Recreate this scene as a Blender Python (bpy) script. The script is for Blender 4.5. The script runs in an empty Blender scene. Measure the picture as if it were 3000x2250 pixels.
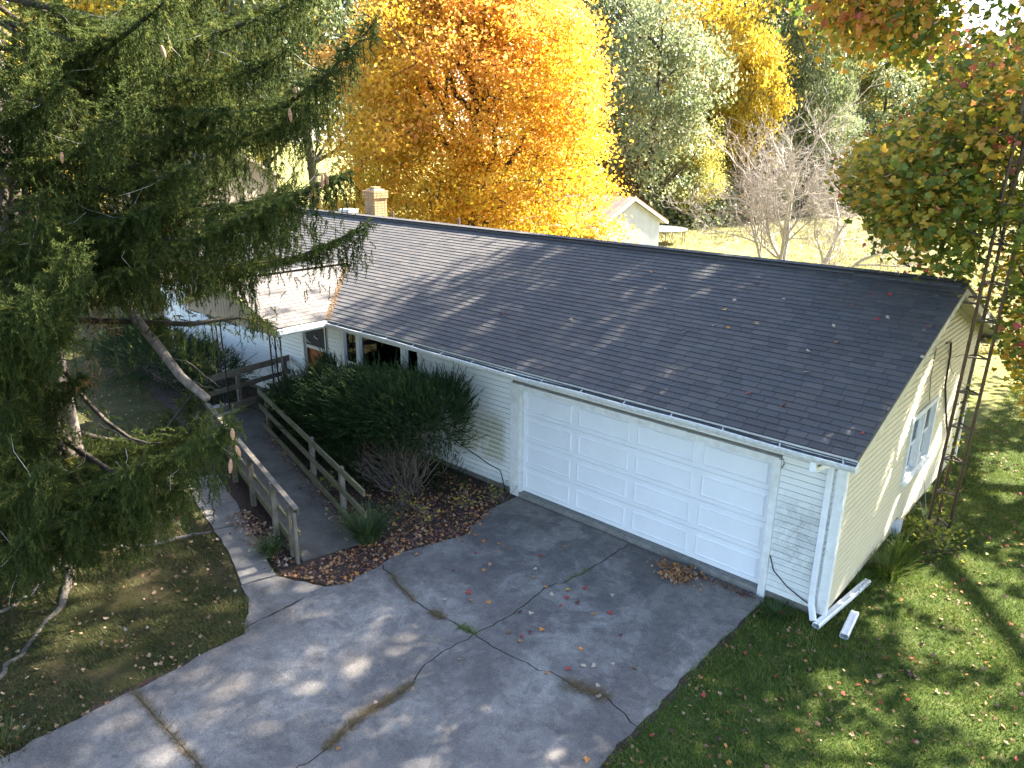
import bpy, math, random
import numpy as np
from mathutils import Matrix, Vector
rng = np.random.default_rng(7); random.seed(7)
SC = bpy.context.scene; COL = SC.collection
R = math.radians

# ------------------------------------------------------------------ camera, world, sun, exposure
CAM = np.array([2.7544, -9.9655, 6.5086]); YAW, PITCH, ROLL, FPX = -0.72684, 0.31555, 0.00754, 2176.95
def _rows():
    cy, sy, cp, sp = math.cos(YAW), math.sin(YAW), math.cos(PITCH), math.sin(PITCH)
    f = np.array([sy*cp, cy*cp, -sp]); r = np.array([cy, -sy, 0.]); u = np.cross(r, f)
    cr, sr = math.cos(ROLL), math.sin(ROLL)
    return np.array([cr*r+sr*u, -sr*r+cr*u, f])
CM = _rows()
cam_d = bpy.data.cameras.new('camera'); cam = bpy.data.objects.new('camera', cam_d); COL.objects.link(cam)
cam_d.sensor_width = 36; cam_d.lens = 36*FPX/3000; cam_d.clip_start = .1; cam_d.clip_end = 3000
mw = Matrix.Identity(4)
for i in range(3):
    mw[i][0], mw[i][1], mw[i][2], mw[i][3] = CM[0][i], CM[1][i], -CM[2][i], CAM[i]
cam.matrix_world = mw; SC.camera = cam
SUNV = np.array([.31, 1., .86]); SUNV /= np.linalg.norm(SUNV)
W = bpy.data.worlds.new('World'); SC.world = W; W.use_nodes = True
nt = W.node_tree; bg = nt.nodes['Background']
sky = nt.nodes.new('ShaderNodeTexSky'); sky.sky_type = 'NISHITA'; sky.sun_disc = False
sky.sun_elevation = math.asin(SUNV[2]); sky.sun_rotation = math.atan2(SUNV[0], SUNV[1])
sky.air_density = 1.0; sky.dust_density = 1.0; sky.ozone_density = 1.0
nt.links.new(sky.outputs[0], bg.inputs[0]); bg.inputs[1].default_value = .07
sd = bpy.data.lights.new('sun', 'SUN'); sd.energy = 5.0; sd.angle = R(.55); sd.color = (1, .93, .80)
so = bpy.data.objects.new('sun', sd); COL.objects.link(so)
so.rotation_euler = Vector(SUNV).to_track_quat('Z', 'Y').to_euler(); so.location = (10, 30, 40)
SC.view_settings.view_transform = 'Standard'; SC.view_settings.look = 'None'
SC.view_settings.exposure = 3.3; SC.view_settings.gamma = 1.0
SC.render.engine = 'CYCLES'
try:
    SC.cycles.max_bounces = 5; SC.cycles.diffuse_bounces = 2; SC.cycles.glossy_bounces = 2; SC.cycles.transmission_bounces = 3; SC.cycles.transparent_max_bounces = 6; SC.cycles.use_adaptive_sampling = True; SC.cycles.adaptive_threshold = .02
    SC.cycles.use_denoising = True
except Exception: pass

def P(u, v, d):
    q = np.array([(u-1500)/FPX, -(v-1125)/FPX, 1.]); return CAM + d*(CM.T@q)
def pix(pts):
    q = (np.asarray(pts, float)-CAM)@CM.T
    d = np.maximum(q[..., 2], .05)
    return 1500+FPX*q[..., 0]/d, 1125-FPX*q[..., 1]/d, q[..., 2]
def ground_at(u, d, z=-.12):
    lo, hi = 414, 3000
    for _ in range(40):
        m = (lo+hi)/2
        if P(u, m, d)[2] > z: lo = m
        else: hi = m
    return P(u, lo, d)

# ------------------------------------------------------------------ materials
def nm(name):
    m = bpy.data.materials.new(name); m.use_nodes = True
    t = m.node_tree; b = t.nodes['Principled BSDF']; return m, t, b
def N(t, typ, **kw):
    n = t.nodes.new(typ)
    for k, v in kw.items():
        if k.startswith('i_'):
            key = k[2:]; key = int(key) if key.isdigit() else key.replace('_', ' ')
            n.inputs[key].default_value = v
        else: setattr(n, k, v)
    return n
def ramp(t, stops, fac):
    r = t.nodes.new('ShaderNodeValToRGB'); e = r.color_ramp.elements
    while len(e) < len(stops): e.new(.5)
    for el, (p, c) in zip(e, stops): el.position = p; el.color = (*c, 1)
    t.links.new(fac, r.inputs[0]); return r.outputs[0]
def mixc(t, fac, a, b, mode='MIX'):
    n = t.nodes.new('ShaderNodeMix'); n.data_type = 'RGBA'; n.blend_type = mode
    for s, v in ((0, fac), (6, a), (7, b)):
        if isinstance(v, (int, float)): n.inputs[s].default_value = v
        elif isinstance(v, tuple): n.inputs[s].default_value = (*v, 1)
        else: t.links.new(v, n.inputs[s])
    return n.outputs[2]
def math_(t, op, a, b=None, clamp=False):
    n = t.nodes.new('ShaderNodeMath'); n.operation = op; n.use_clamp = clamp
    for i, v in enumerate((a, b)):
        if v is None: continue
        if isinstance(v, (int, float)): n.inputs[i].default_value = v
        else: t.links.new(v, n.inputs[i])
    return n.outputs[0]
def pos(t): return N(t, 'ShaderNodeNewGeometry').outputs['Position']
def noise(t, scale, detail=4, rough=.6, vec=None, dist=0):
    n = N(t, 'ShaderNodeTexNoise', i_Scale=scale, i_Detail=detail, i_Roughness=rough, i_Distortion=dist)
    t.links.new(vec if vec is not None else pos(t), n.inputs['Vector']); return n.outputs[0]
def maprange(t, v, a, b, c=0., d=1.):
    n = N(t, 'ShaderNodeMapRange'); n.clamp = True
    t.links.new(v, n.inputs[0])
    for i, x in enumerate((a, b, c, d)): n.inputs[i+1].default_value = x
    return n.outputs[0]
def sepxyz(t, v=None):
    s = N(t, 'ShaderNodeSeparateXYZ'); t.links.new(v if v is not None else pos(t), s.inputs[0]); return s.outputs
def scaled(t, sx, sy, sz, vec=None):
    m = N(t, 'ShaderNodeMapping'); m.inputs['Scale'].default_value = (sx, sy, sz)
    t.links.new(vec if vec is not None else pos(t), m.inputs[0]); return m.outputs[0]
def bump(t, b, h, strength=.3, dist=.02):
    n = N(t, 'ShaderNodeBump', i_Strength=strength, i_Distance=dist); t.links.new(h, n.inputs['Height'])
    t.links.new(n.outputs[0], b.inputs['Normal'])

def pm(name, c1, c2=None, scale=8, rough=.7, bmp=0, bscale=None, metal=0, spec=.4, stretch=(1, 1, 1), var=0.):
    m, t, b = nm(name)
    b.inputs['Roughness'].default_value = rough; b.inputs['Metallic'].default_value = metal
    b.inputs['Specular IOR Level'].default_value = spec
    if c2 is None: c2 = tuple(x*.75 for x in c1)
    v = scaled(t, *stretch)
    f = noise(t, scale, 5, .65, v)
    c = ramp(t, [(.32, c2), (.68, c1)], f)
    if var:
        o = N(t, 'ShaderNodeObjectInfo').outputs['Random']
        c = mixc(t, 1., c, ramp(t, [(0, (1-var,)*3), (1, (1+var,)*3)], o), 'MULTIPLY')
    t.links.new(c, b.inputs['Base Color'])
    if bmp: bump(t, b, noise(t, bscale or scale*4, 4, .6, v), bmp, .02)
    return m

def leafmat(name, stops, trans=.45, rough=.55, spec=.3):
    m, t, b = nm(name)
    a = N(t, 'ShaderNodeAttribute', attribute_name='tone').outputs['Fac']
    c = ramp(t, stops, a)
    t.links.new(c, b.inputs['Base Color']); b.inputs['Roughness'].default_value = rough
    b.inputs['Specular IOR Level'].default_value = spec
    if trans:
        tr = N(t, 'ShaderNodeBsdfTranslucent'); t.links.new(c, tr.inputs[0])
        mx = N(t, 'ShaderNodeMixShader'); mx.inputs[0].default_value = trans
        t.links.new(b.outputs[0], mx.inputs[1]); t.links.new(tr.outputs[0], mx.inputs[2])
        t.links.new(mx.outputs[0], t.nodes['Material Output'].inputs[0])
    return m

def glassmat(name, tint=(.75, .8, .82), rough=.02, refl=.12):
    m, t, b = nm(name); t.nodes.remove(b)
    tr = N(t, 'ShaderNodeBsdfTransparent'); tr.inputs[0].default_value = (*tint, 1)
    gl = N(t, 'ShaderNodeBsdfGlossy'); gl.inputs['Roughness'].default_value = rough
    lw = N(t, 'ShaderNodeFresnel', i_IOR=1.6)
    f = math_(t, 'ADD', lw.outputs[0], refl*.3, True)
    mx = N(t, 'ShaderNodeMixShader'); t.links.new(f, mx.inputs[0])
    t.links.new(tr.outputs[0], mx.inputs[1]); t.links.new(gl.outputs[0], mx.inputs[2])
    t.links.new(mx.outputs[0], t.nodes['Material Output'].inputs[0]); return m

M = {}
def siding_mat():
    m, t, b = nm('siding_paint'); b.inputs['Roughness'].default_value = .55
    s = sepxyz(t); X, Y, Z = s[0], s[1], s[2]
    base = mixc(t, noise(t, 3, 4), (.70, .70, .67), (.78, .78, .75))
    yel = maprange(t, X, -.03, .0)                                  # the end wall's cream paint
    base = mixc(t, yel, base, mixc(t, noise(t, 4, 4), (.54, .475, .325), (.62, .55, .39)))
    # green algae below the bush end and left of the garage door, strongest low on each lap
    lap = math_(t, 'FRACT', math_(t, 'DIVIDE', math_(t, 'SUBTRACT', Z, .02), .1016))
    lapm = maprange(t, lap, .05, .9, 1., .25)
    z1 = math_(t, 'MULTIPLY', maprange(t, Z, .3, .55), maprange(t, Z, 1.25, 1.6, 1., 0.))
    x1 = math_(t, 'MULTIPLY', maprange(t, X, -8.2, -7.6), maprange(t, X, -6.35, -6.2, 1., 0.))
    n1 = maprange(t, noise(t, 2.2, 5, .7), .34, .50)
    n1b = maprange(t, noise(t, 26, 4, .7), .28, .5, .35, 1.)
    a1 = math_(t, 'MULTIPLY', math_(t, 'MULTIPLY', z1, x1), math_(t, 'MULTIPLY', n1, math_(t, 'MULTIPLY', n1b, lapm)))
    c = mixc(t, math_(t, 'MULTIPLY', a1, .9), base, (.22, .20, .055))
    # grey mildew right of the garage door
    x2 = math_(t, 'MULTIPLY', maprange(t, X, -.95, -.8), maprange(t, X, -.03, -.02, 1., 0.))
    z2 = math_(t, 'MULTIPLY', maprange(t, Z, .05, .75), maprange(t, Z, 1.45, 1.85, 1., 0.))
    n2 = maprange(t, noise(t, 3.2, 6, .75, None, .6), .36, .66)
    a2 = math_(t, 'MULTIPLY', math_(t, 'MULTIPLY', x2, z2), math_(t, 'MULTIPLY', n2, maprange(t, noise(t, 40, 3), .3, .55, .4, 1.)))
    c = mixc(t, math_(t, 'MULTIPLY', a2, .8), c, (.27, .27, .25))
    # faint green film on the end wall and specks
    n3 = math_(t, 'MULTIPLY', yel, maprange(t, noise(t, 14, 6, .8), .58, .75))
    c = mixc(t, math_(t, 'MULTIPLY', n3, .5), c, (.28, .25, .13))
    # light splash dirt low down
    low = math_(t, 'MULTIPLY', maprange(t, Z, .0, .35, 1., 0.), maprange(t, noise(t, 9, 5), .35, .7))
    c = mixc(t, math_(t, 'MULTIPLY', low, .35), c, (.36, .33, .24))
    t.links.new(c, b.inputs['Base Color']); return m
M['siding'] = siding_mat()
M['white'] = pm('white_paint', (.80, .80, .80), (.70, .70, .69), 5, .5)
M['whitedoor'] = pm('door_enamel', (.80, .81, .83), (.75, .76, .78), 2, .4)
M['trim'] = pm('trim_paint', (.78, .78, .76), (.62, .61, .57), 7, .55)
M['cream'] = pm('cream_paint', (.58, .53, .38), (.48, .43, .30), 6, .6)
M['fascia'] = pm('gutter_paint', (.78, .79, .80), (.52, .52, .50), 18, .5)
M['gutter_in'] = pm('gutter_grime', (.10, .095, .085), (.03, .03, .028), 9, .9, .5)
M['deck'] = pm('roof_underlay', (.10, .09, .085), None, 6, .9)
SH = [(.088, .080, .077), (.068, .063, .062), (.106, .096, .092), (.076, .073, .075), (.094, .084, .080)]
for i, c in enumerate(SH): M['sh%d' % i] = pm('shingle_granules', tuple(x*.88 for x in c), tuple(x*.50 for x in c), 110, .72, .25, 240, spec=.5)
M['wshingle'] = pm('shingle_pale_granules', (.135, .122, .116), (.085, .076, .072), 100, .95, .2, 240, spec=.25)
M['ridge'] = pm('ridge_cap_granules', (.14, .13, .125), (.085, .08, .08), 60, .95, .2, spec=.25)
M['concrete_block'] = pm('foundation_concrete', (.24, .23, .21), (.14, .135, .12), 10, .9, .4)
M['glass'] = glassmat('window_glass')
M['screen'] = pm('insect_screen', (.055, .05, .048), (.035, .032, .03), 40, .8)
M['curtain'] = pm('grey_curtain', (.40, .38, .36), (.28, .26, .25), 3, .9, stretch=(14, 14, .3))
M['yellow_strip'] = pm('plain_yellow_strip', (.50, .36, .12), None, 5, .9)
M['interior_groove_shade'] = pm('interior_paint_groove_shade', (.20, .18, .15), None, 3, .9)  # also backs the siding gaps, its dark tone standing in for lap shade
M['orange_door'] = pm('varnished_door', (.34, .12, .035), (.24, .075, .02), 5, .45, stretch=(8, 8, .6))
M['alu'] = pm('aluminium', (.62, .62, .62), (.48, .48, .47), 12, .45, metal=.3)
M['iron'] = pm('black_iron', (.012, .012, .013), None, 20, .5)
M['tan'] = pm('tan_board', (.33, .27, .20), (.24, .19, .135), 4, .7, stretch=(1, 1, .3))
M['ywood'] = pm('mossy_fascia', (.38, .36, .13), (.25, .25, .08), 9, .8)
M['wood'] = pm('weathered_wood', (.20, .175, .14), (.11, .09, .07), 5, .85, .35, 30, stretch=(1, 1, 1), var=.15)
M['wood_moss'] = pm('mossy_wood', (.155, .135, .075), (.085, .078, .04), 4, .9, .35, 30, var=.15)
M['ramp'] = pm('ramp_sheet', (.125, .108, .088), (.06, .052, .043), 2.2, .85, .2, 30)
M['brick'] = pm('chimney_brick', (.43, .26, .125), (.31, .175, .08), 12, .85, .3, 60, var=.14)
M['mortar'] = pm('mortar', (.28, .24, .19), None, 20, .95)
M['bark'] = pm('grey_bark', (.17, .13, .105), (.07, .055, .045), 7, .95, .8, 14, stretch=(1, 1, .25))
M['sbark'] = pm('spruce_bark', (.27, .22, .185), (.10, .08, .065), 9, .95, .9, 18, stretch=(1, 1, .5))
M['twig'] = pm('twig_bark', (.20, .155, .12), (.10, .075, .055), 9, .9)
M['dbark'] = pm('dark_bark', (.085, .065, .05), (.035, .028, .022), 8, .95, .6, stretch=(1, 1, .3))
M['palebark'] = pm('pale_bark', (.44, .39, .345), (.28, .245, .215), 7, .9, .4)
M['root'] = pm('root_bark', (.20, .17, .145), (.10, .085, .07), 9, .95, .6)
M['steel'] = pm('rusty_steel', (.17, .12, .085), (.10, .065, .045), 14, .55, metal=.35)
M['cable'] = pm('black_cable', (.01, .01, .01), None, 5, .5)
M['gcable'] = pm('grey_cable', (.25, .24, .22), None, 5, .5)
M['cone'] = pm('cone_scale', (.46, .25, .15), (.28, .14, .08), 60, .7, .6, 120)
M['metalroof'] = pm('dark_metal_roof', (.14, .13, .14), (.10, .095, .10), 3, .4, metal=.3)
M['rust_roof'] = pm('red_metal_roof', (.36, .16, .12), (.26, .12, .10), 2, .5, metal=.2)
M['corr'] = pm('galvanised_sheet', (.60, .62, .66), (.50, .52, .55), 1.5, .5)
M['corr2'] = pm('tan_sheet', (.46, .34, .22), (.36, .26, .17), 2, .6)
M['tan_siding'] = pm('tan_siding', (.30, .24, .20), None, 3, .7)
M['net'] = pm('trampoline_mat', (.42, .35, .31), (.30, .24, .21), 4, .8)
M['mulch'] = pm('bark_mulch', (.075, .042, .028), (.025, .016, .012), 24, .95, .9, 40)
M['debris'] = pm('needle_debris', (.34, .22, .12), (.20, .12, .06), 30, .95)
M['stone'] = pm('pale_stone', (.40, .38, .34), (.28, .26, .23), 14, .9)
M['red_brick'] = pm('loose_brick', (.32, .10, .07), (.22, .07, .05), 14, .9)

def concrete_mat():
    m, t, b = nm('driveway_concrete'); b.inputs['Roughness'].default_value = .9; b.inputs['Specular IOR Level'].default_value = .25
    big = noise(t, .55, 5, .62); mid = noise(t, 2.3, 6, .7, None, .4); fine = noise(t, 42, 5, .8); spk = noise(t, 95, 2, .6)
    c = ramp(t, [(.36, (.145, .128, .116)), (.50, (.205, .182, .162)), (.64, (.265, .238, .212))], big)
    c = mixc(t, maprange(t, mid, .46, .62, 0., .38), c, (.098, .088, .083))
    s = sepxyz(t)
    near = maprange(t, s[1], -7.5, -1.5)
    tyre = math_(t, 'MULTIPLY', near, maprange(t, noise(t, .9, 5, .6, None, .5), .46, .53))
    c = mixc(t, math_(t, 'MULTIPLY', tyre, .50), c, (.070, .063, .062))
    blot = maprange(t, noise(t, 1.5, 3, .45, None, 1.6), .55, .575)
    c = mixc(t, math_(t, 'MULTIPLY', blot, .30), c, (.080, .073, .070))
    pale = maprange(t, noise(t, 1.1, 7, .72, None, .8), .56, .64)
    c = mixc(t, math_(t, 'MULTIPLY', pale, .45), c, (.30, .27, .24))
    m2 = noise(t, 8, 7, .85); c = mixc(t, .5, c, ramp(t, [(.36, (.55, .55, .55)), (.5, (1., 1., 1.)), (.64, (1.4, 1.4, 1.4))], m2), 'MULTIPLY')
    c = mixc(t, .5, c, ramp(t, [(.34, (.55, .55, .55)), (.5, (1., 1., 1.)), (.66, (1.5, 1.5, 1.5))], fine), 'MULTIPLY')
    c = mixc(t, maprange(t, spk, .60, .66, .0, .7), c, (.05, .045, .045))
    t.links.new(c, b.inputs['Base Color']); bump(t, b, fine, .25, .01); return m
M['concrete'] = concrete_mat()
M['walk'] = pm('walk_concrete', (.24, .215, .19), (.12, .108, .095), 3.2, .9, .3, 50)

def ground_mat():
    m, t, b = nm('lawn_soil'); b.inputs['Roughness'].default_value = 1.; b.inputs['Specular IOR Level'].default_value = .1
    s = sepxyz(t)
    n1 = noise(t, .8, 6, .65); n2 = noise(t, 5, 6, .7); n3 = noise(t, 40, 4, .7)
    left = ramp(t, [(.36, (.035, .045, .012)), (.52, (.065, .062, .022)), (.64, (.11, .082, .045)), (.76, (.15, .115, .07))], n1)
    left = mixc(t, maprange(t, n3, .3, .7, 0., .6), left, (.05, .038, .022))
    right = ramp(t, [(.35, (.030, .045, .010)), (.55, (.055, .075, .018)), (.72, (.12, .10, .045))], n2)
    c = mixc(t, maprange(t, s[0], -5, -2), left, right)
    fld = ramp(t, [(.32, (.12, .125, .035)), (.5, (.21, .19, .06)), (.68, (.30, .25, .10))], noise(t, .5, 6, .7))
    fld = mixc(t, maprange(t, noise(t, 3.5, 5), .4, .65, 0., .6), fld, (.13, .15, .04))
    c = mixc(t, maprange(t, s[1], 9, 16), c, fld)
    t.links.new(c, b.inputs['Base Color']); bump(t, b, n3, .6, .05); return m
M['ground'] = ground_mat()

G = {}
M['grass'] = leafmat('grass_blade', [(0, (.040, .080, .010)), (.5, (.10, .155, .018)), (.8, (.20, .22, .04)), (1, (.36, .29, .11))], .4)
M['moss'] = leafmat('dry_grass_blade', [(0, (.040, .060, .010)), (.5, (.085, .10, .020)), (.75, (.16, .14, .045)), (1, (.25, .19, .09))], .35)
M['field'] = leafmat('field_grass', [(0, (.07, .10, .02)), (.4, (.18, .18, .05)), (.7, (.31, .27, .09)), (1, (.44, .37, .17))], .35)
M['needle'] = leafmat('spruce_needle', [(0, (.028, .040, .013)), (.45, (.054, .074, .020)), (.8, (.11, .13, .030)), (1, (.22, .20, .045))], .42, .75, .12)  # yellow end of the ramp is sunlight painted onto the shoot tips
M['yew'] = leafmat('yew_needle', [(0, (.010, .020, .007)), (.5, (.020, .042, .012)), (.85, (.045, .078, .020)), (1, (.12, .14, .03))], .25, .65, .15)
M['brown_needle'] = leafmat('dead_needle', [(0, (.20, .085, .03)), (1, (.34, .16, .06))], .2)
M['maple'] = leafmat('orange_maple_leaf', [(0, (.46, .33, .02)), (.3, (.64, .37, .03)), (.55, (.72, .39, .06)), (.8, (.74, .36, .08)), (1, (.70, .29, .11))], .5, .5, .35)
M['rmaple'] = leafmat('turning_maple_leaf', [(0, (.060, .105, .016)), (.4, (.15, .185, .025)), (.52, (.36, .30, .035)), (.66, (.54, .33, .04)), (.82, (.48, .19, .06)), (1, (.38, .08, .07))], .5, .45, .4)
M['w_green'] = leafmat('silver_green_leaf', [(0, (.11, .14, .060)), (.5, (.19, .22, .10)), (1, (.33, .33, .19))], .45, .35, .6)
M['w_dark'] = leafmat('deep_green_leaf', [(0, (.075, .10, .04)), (.5, (.14, .165, .07)), (1, (.26, .27, .13))], .45, .4, .5)
M['w_yellow'] = leafmat('yellow_leaf', [(0, (.42, .30, .03)), (.5, (.60, .43, .04)), (1, (.62, .36, .05))], .5, .45, .4)
M['w_gold'] = leafmat('gold_green_leaf', [(0, (.24, .24, .05)), (.5, (.42, .37, .08)), (1, (.56, .42, .11))], .5, .45, .4)
M['w_brown'] = leafmat('rust_leaf', [(0, (.10, .07, .025)), (.5, (.24, .12, .04)), (1, (.34, .17, .06))], .4)
M['w_red'] = leafmat('red_leaf', [(0, (.30, .05, .04)), (1, (.50, .12, .06))], .4)
M['drygrass'] = leafmat('dead_grass', [(0, (.08, .075, .025)), (.5, (.17, .12, .06)), (1, (.26, .18, .10))], .3)
M['vine'] = leafmat('vine_leaf', [(0, (.10, .15, .02)), (.6, (.28, .30, .04)), (1, (.45, .38, .06))], .45)
M['longgrass'] = leafmat('tuft_blade', [(0, (.025, .06, .014)), (.6, (.06, .10, .03)), (1, (.20, .19, .10))], .3)
LT = [('tan_leaf', (.36, .23, .13), (.25, .15, .08)), ('brown_leaf', (.21, .11, .055), (.14, .07, .035)), ('orange_leaf', (.48, .20, .05), (.36, .14, .04)),
      ('red_leaf', (.34, .045, .035), (.24, .035, .03)), ('pale_leaf', (.46, .36, .27), (.36, .26, .19)), ('yellow_leaf', (.60, .36, .05), (.48, .26, .04)), ('plum_leaf', (.12, .045, .045), (.08, .03, .03))]
for n, a, b_ in LT: M[n] = pm('fallen_' + n, a, b_, 30, .7)

# ------------------------------------------------------------------ mesh helpers
def mk(name, V, F, mats, parent=None, tone=None, smooth=False, midx=None):
    """V (n,3); F list of (m,k) index arrays; midx matching list of ints or arrays"""
    V = np.asarray(V, np.float32); me = bpy.data.meshes.new(name)
    me.vertices.add(len(V)); me.vertices.foreach_set('co', V.ravel())
    tot = np.concatenate([np.full(len(f), f.shape[1], np.int32) for f in F])
    loops = np.concatenate([f.ravel() for f in F]).astype(np.int32)
    st = np.concatenate([[0], np.cumsum(tot)[:-1]]).astype(np.int32)
    me.loops.add(len(loops)); me.loops.foreach_set('vertex_index', loops)
    me.polygons.add(len(tot)); me.polygons.foreach_set('loop_start', st); me.polygons.foreach_set('loop_total', tot)
    if not isinstance(mats, (list, tuple)): mats = [mats]
    for m in mats: me.materials.append(M[m] if isinstance(m, str) else m)
    if midx is not None:
        mi = np.concatenate([np.full(len(f), x, np.int32) if np.isscalar(x) else np.asarray(x, np.int32) for f, x in zip(F, midx)])
        me.polygons.foreach_set('material_index', mi)
    me.polygons.foreach_set('use_smooth', np.full(len(tot), bool(smooth)))
    if tone is not None:
        a = me.attributes.new('tone', 'FLOAT', 'POINT'); a.data.foreach_set('value', np.asarray(tone, np.float32))
    me.update(calc_edges=True)
    o = bpy.data.objects.new(name, me); COL.objects.link(o)
    if parent is not None: par(o, parent)
    return o
def par(o, parent):
    o.parent = parent
    if parent.type == 'EMPTY': o.matrix_parent_inverse = Matrix.Translation(-Vector(parent.location))

BOXF = np.array([[0, 3, 2, 1], [4, 5, 6, 7], [0, 1, 5, 4], [1, 2, 6, 5], [2, 3, 7, 6], [3, 0, 4, 7]])
class MB:
    def __init__(s): s.V = []; s.Q = []; s.T = []; s.NG = []; s.n = 0
    def add(s, V, Q=None, T=None):
        V = np.asarray(V, float); s.V.append(V)
        if Q is not None and len(Q): s.Q.append(np.asarray(Q)+s.n)
        if T is not None and len(T): s.T.append(np.asarray(T)+s.n)
        s.n += len(V); return s
    def hexa(s, v8): return s.add(v8, BOXF)
    def box(s, x0, x1, y0, y1, z0, z1):
        return s.hexa([(x0, y0, z0), (x1, y0, z0), (x1, y1, z0), (x0, y1, z0), (x0, y0, z1), (x1, y0, z1), (x1, y1, z1), (x0, y1, z1)])
    def beam(s, a, b, w, h, up=(0, 0, 1)):
        a = np.array(a, float); b = np.array(b, float); d = b-a; d /= np.linalg.norm(d)
        x = np.cross(d, up); x = x/np.linalg.norm(x)*w/2; y = np.cross(x, d); y = y/np.linalg.norm(y)*h/2
        return s.hexa([a-x-y, a+x-y, b+x-y, b-x-y, a-x+y, a+x+y, b+x+y, b-x+y])
    def tube(s, pts, rad, k=6, cap=True):
        pts = np.asarray(pts, float); n = len(pts)
        rad = np.full(n, rad) if np.isscalar(rad) else np.asarray(rad, float)
        d = np.gradient(pts, axis=0); d /= np.linalg.norm(d, axis=1)[:, None]+1e-9
        ref = np.array([0, 0, 1.]) if abs(d[0][2]) < .9 else np.array([1., 0, 0])
        x = np.cross(d, ref); x /= np.linalg.norm(x, axis=1)[:, None]+1e-9; y = np.cross(d, x)
        a = np.arange(k)*2*math.pi/k
        V = pts[:, None]+rad[:, None, None]*(np.cos(a)[None, :, None]*x[:, None]+np.sin(a)[None, :, None]*y[:, None])
        i = np.arange(n-1)[:, None]*k; j = np.arange(k)[None]; j2 = (j+1) % k
        Q = np.stack([i+j, i+j2, i+k+j2, i+k+j], -1).reshape(-1, 4)
        T = None
        if cap: T = np.array([[0, q+1, q] for q in range(1, k-1)]+[[(n-1)*k, (n-1)*k+q, (n-1)*k+q+1] for q in range(1, k-1)])
        return s.add(V.reshape(-1, 3), Q, T)
    def poly(s, pts3, thick):
        """extrude a polygon downwards along `thick` vector"""
        n = len(pts3); a = np.asarray(pts3, float); b = a+np.asarray(thick, float)
        s.V.append(np.vstack([a, b])); s.NG.append(np.arange(n)+s.n); s.NG.append(np.arange(n)[::-1]+n+s.n)
        i = np.arange(n); j = (i+1) % n
        s.Q.append(np.stack([j, i, i+n, j+n], -1)+s.n); s.n += 2*n; return s
    def faces(s):
        F = []
        if s.Q: F.append(np.vstack(s.Q))
        if s.T: F.append(np.vstack(s.T))
        for g in s.NG: F.append(g[None])
        return F
    def build(s, name, mat, parent=None, smooth=False, bevel=0, tone=None):
        o = mk(name, np.vstack(s.V), s.faces(), mat, parent, tone, smooth)
        if bevel:
            m = o.modifiers.new('edge', 'BEVEL'); m.width = bevel; m.segments = 2; m.limit_method = 'ANGLE'
        return o
def box(name, mat, parent, *a, bevel=0): return MB().box(*a).build(name, mat, parent, bevel=bevel)
def tag(o, label=None, cat=None, group=None, kind=None):
    if label: o['label'] = label
    if cat: o['category'] = cat
    if group: o['group'] = group
    if kind: o['kind'] = kind
    return o
def thing(name, loc, label, cat, group=None):
    o = bpy.data.objects.new(name, None); COL.objects.link(o); o.location = loc; o.empty_display_size = .2
    return tag(o, label, cat, group)
def inst(mesh, name, parent, loc, rot=(0, 0, 0), scl=(1, 1, 1)):
    o = bpy.data.objects.new(name, mesh); COL.objects.link(o)
    if parent is not None: par(o, parent)
    o.location = loc; o.rotation_euler = rot; o.scale = scl; return o
def unit(v): return v/(np.linalg.norm(v, axis=-1, keepdims=True)+1e-9)
def scatter(tv, tf, p, X, Y, Z, sx, sy, sz):
    k = len(tv); n = len(p)
    V = p[:, None] + tv[None, :, 0:1]*(X*sx[:, None])[:, None] + tv[None, :, 1:2]*(Y*sy[:, None])[:, None] + tv[None, :, 2:3]*(Z*sz[:, None])[:, None]
    off = (np.arange(n)*k)
    F = [(off[:, None, None]+f[None]).reshape(-1, f.shape[1]) for f in tf]
    return V.reshape(-1, 3), F
def rframes(n, upb=.6, r=rng):
    Z = unit(r.normal(size=(n, 3))+np.array([0, 0, upb])*1.2); X = unit(np.cross(Z, r.normal(size=(n, 3)))); Y = np.cross(Z, X); return X, Y, Z
LEAF4 = (np.array([(-.5, 0, 0), (0, -.36, .10), (.55, 0, -.05), (0, .36, .10)]), [np.array([[0, 1, 2, 3]])])
ang = np.radians([180, 232, 262, 288, 325, 0, 35, 72, 98, 128]); rad = np.array([.26, .52, .44, .62, .44, .76, .44, .62, .44, .52])
_mx = np.stack([np.cos(ang)*rad, np.sin(ang)*rad, np.abs(np.sin(ang)*rad)*.35-.08*np.cos(ang)*rad], 1)
MAPLE = (_mx, [np.arange(10)[None]])
def leaves(p, size, tone, tmpl=LEAF4, upb=.6, jitter=.0):
    n = len(p); X, Y, Z = rframes(n, upb); size = np.broadcast_to(size, (n,))
    V, F = scatter(tmpl[0], tmpl[1], p, X, Y, Z, size, size, size)
    return V, F, np.repeat(tone, len(tmpl[0]))

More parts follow.
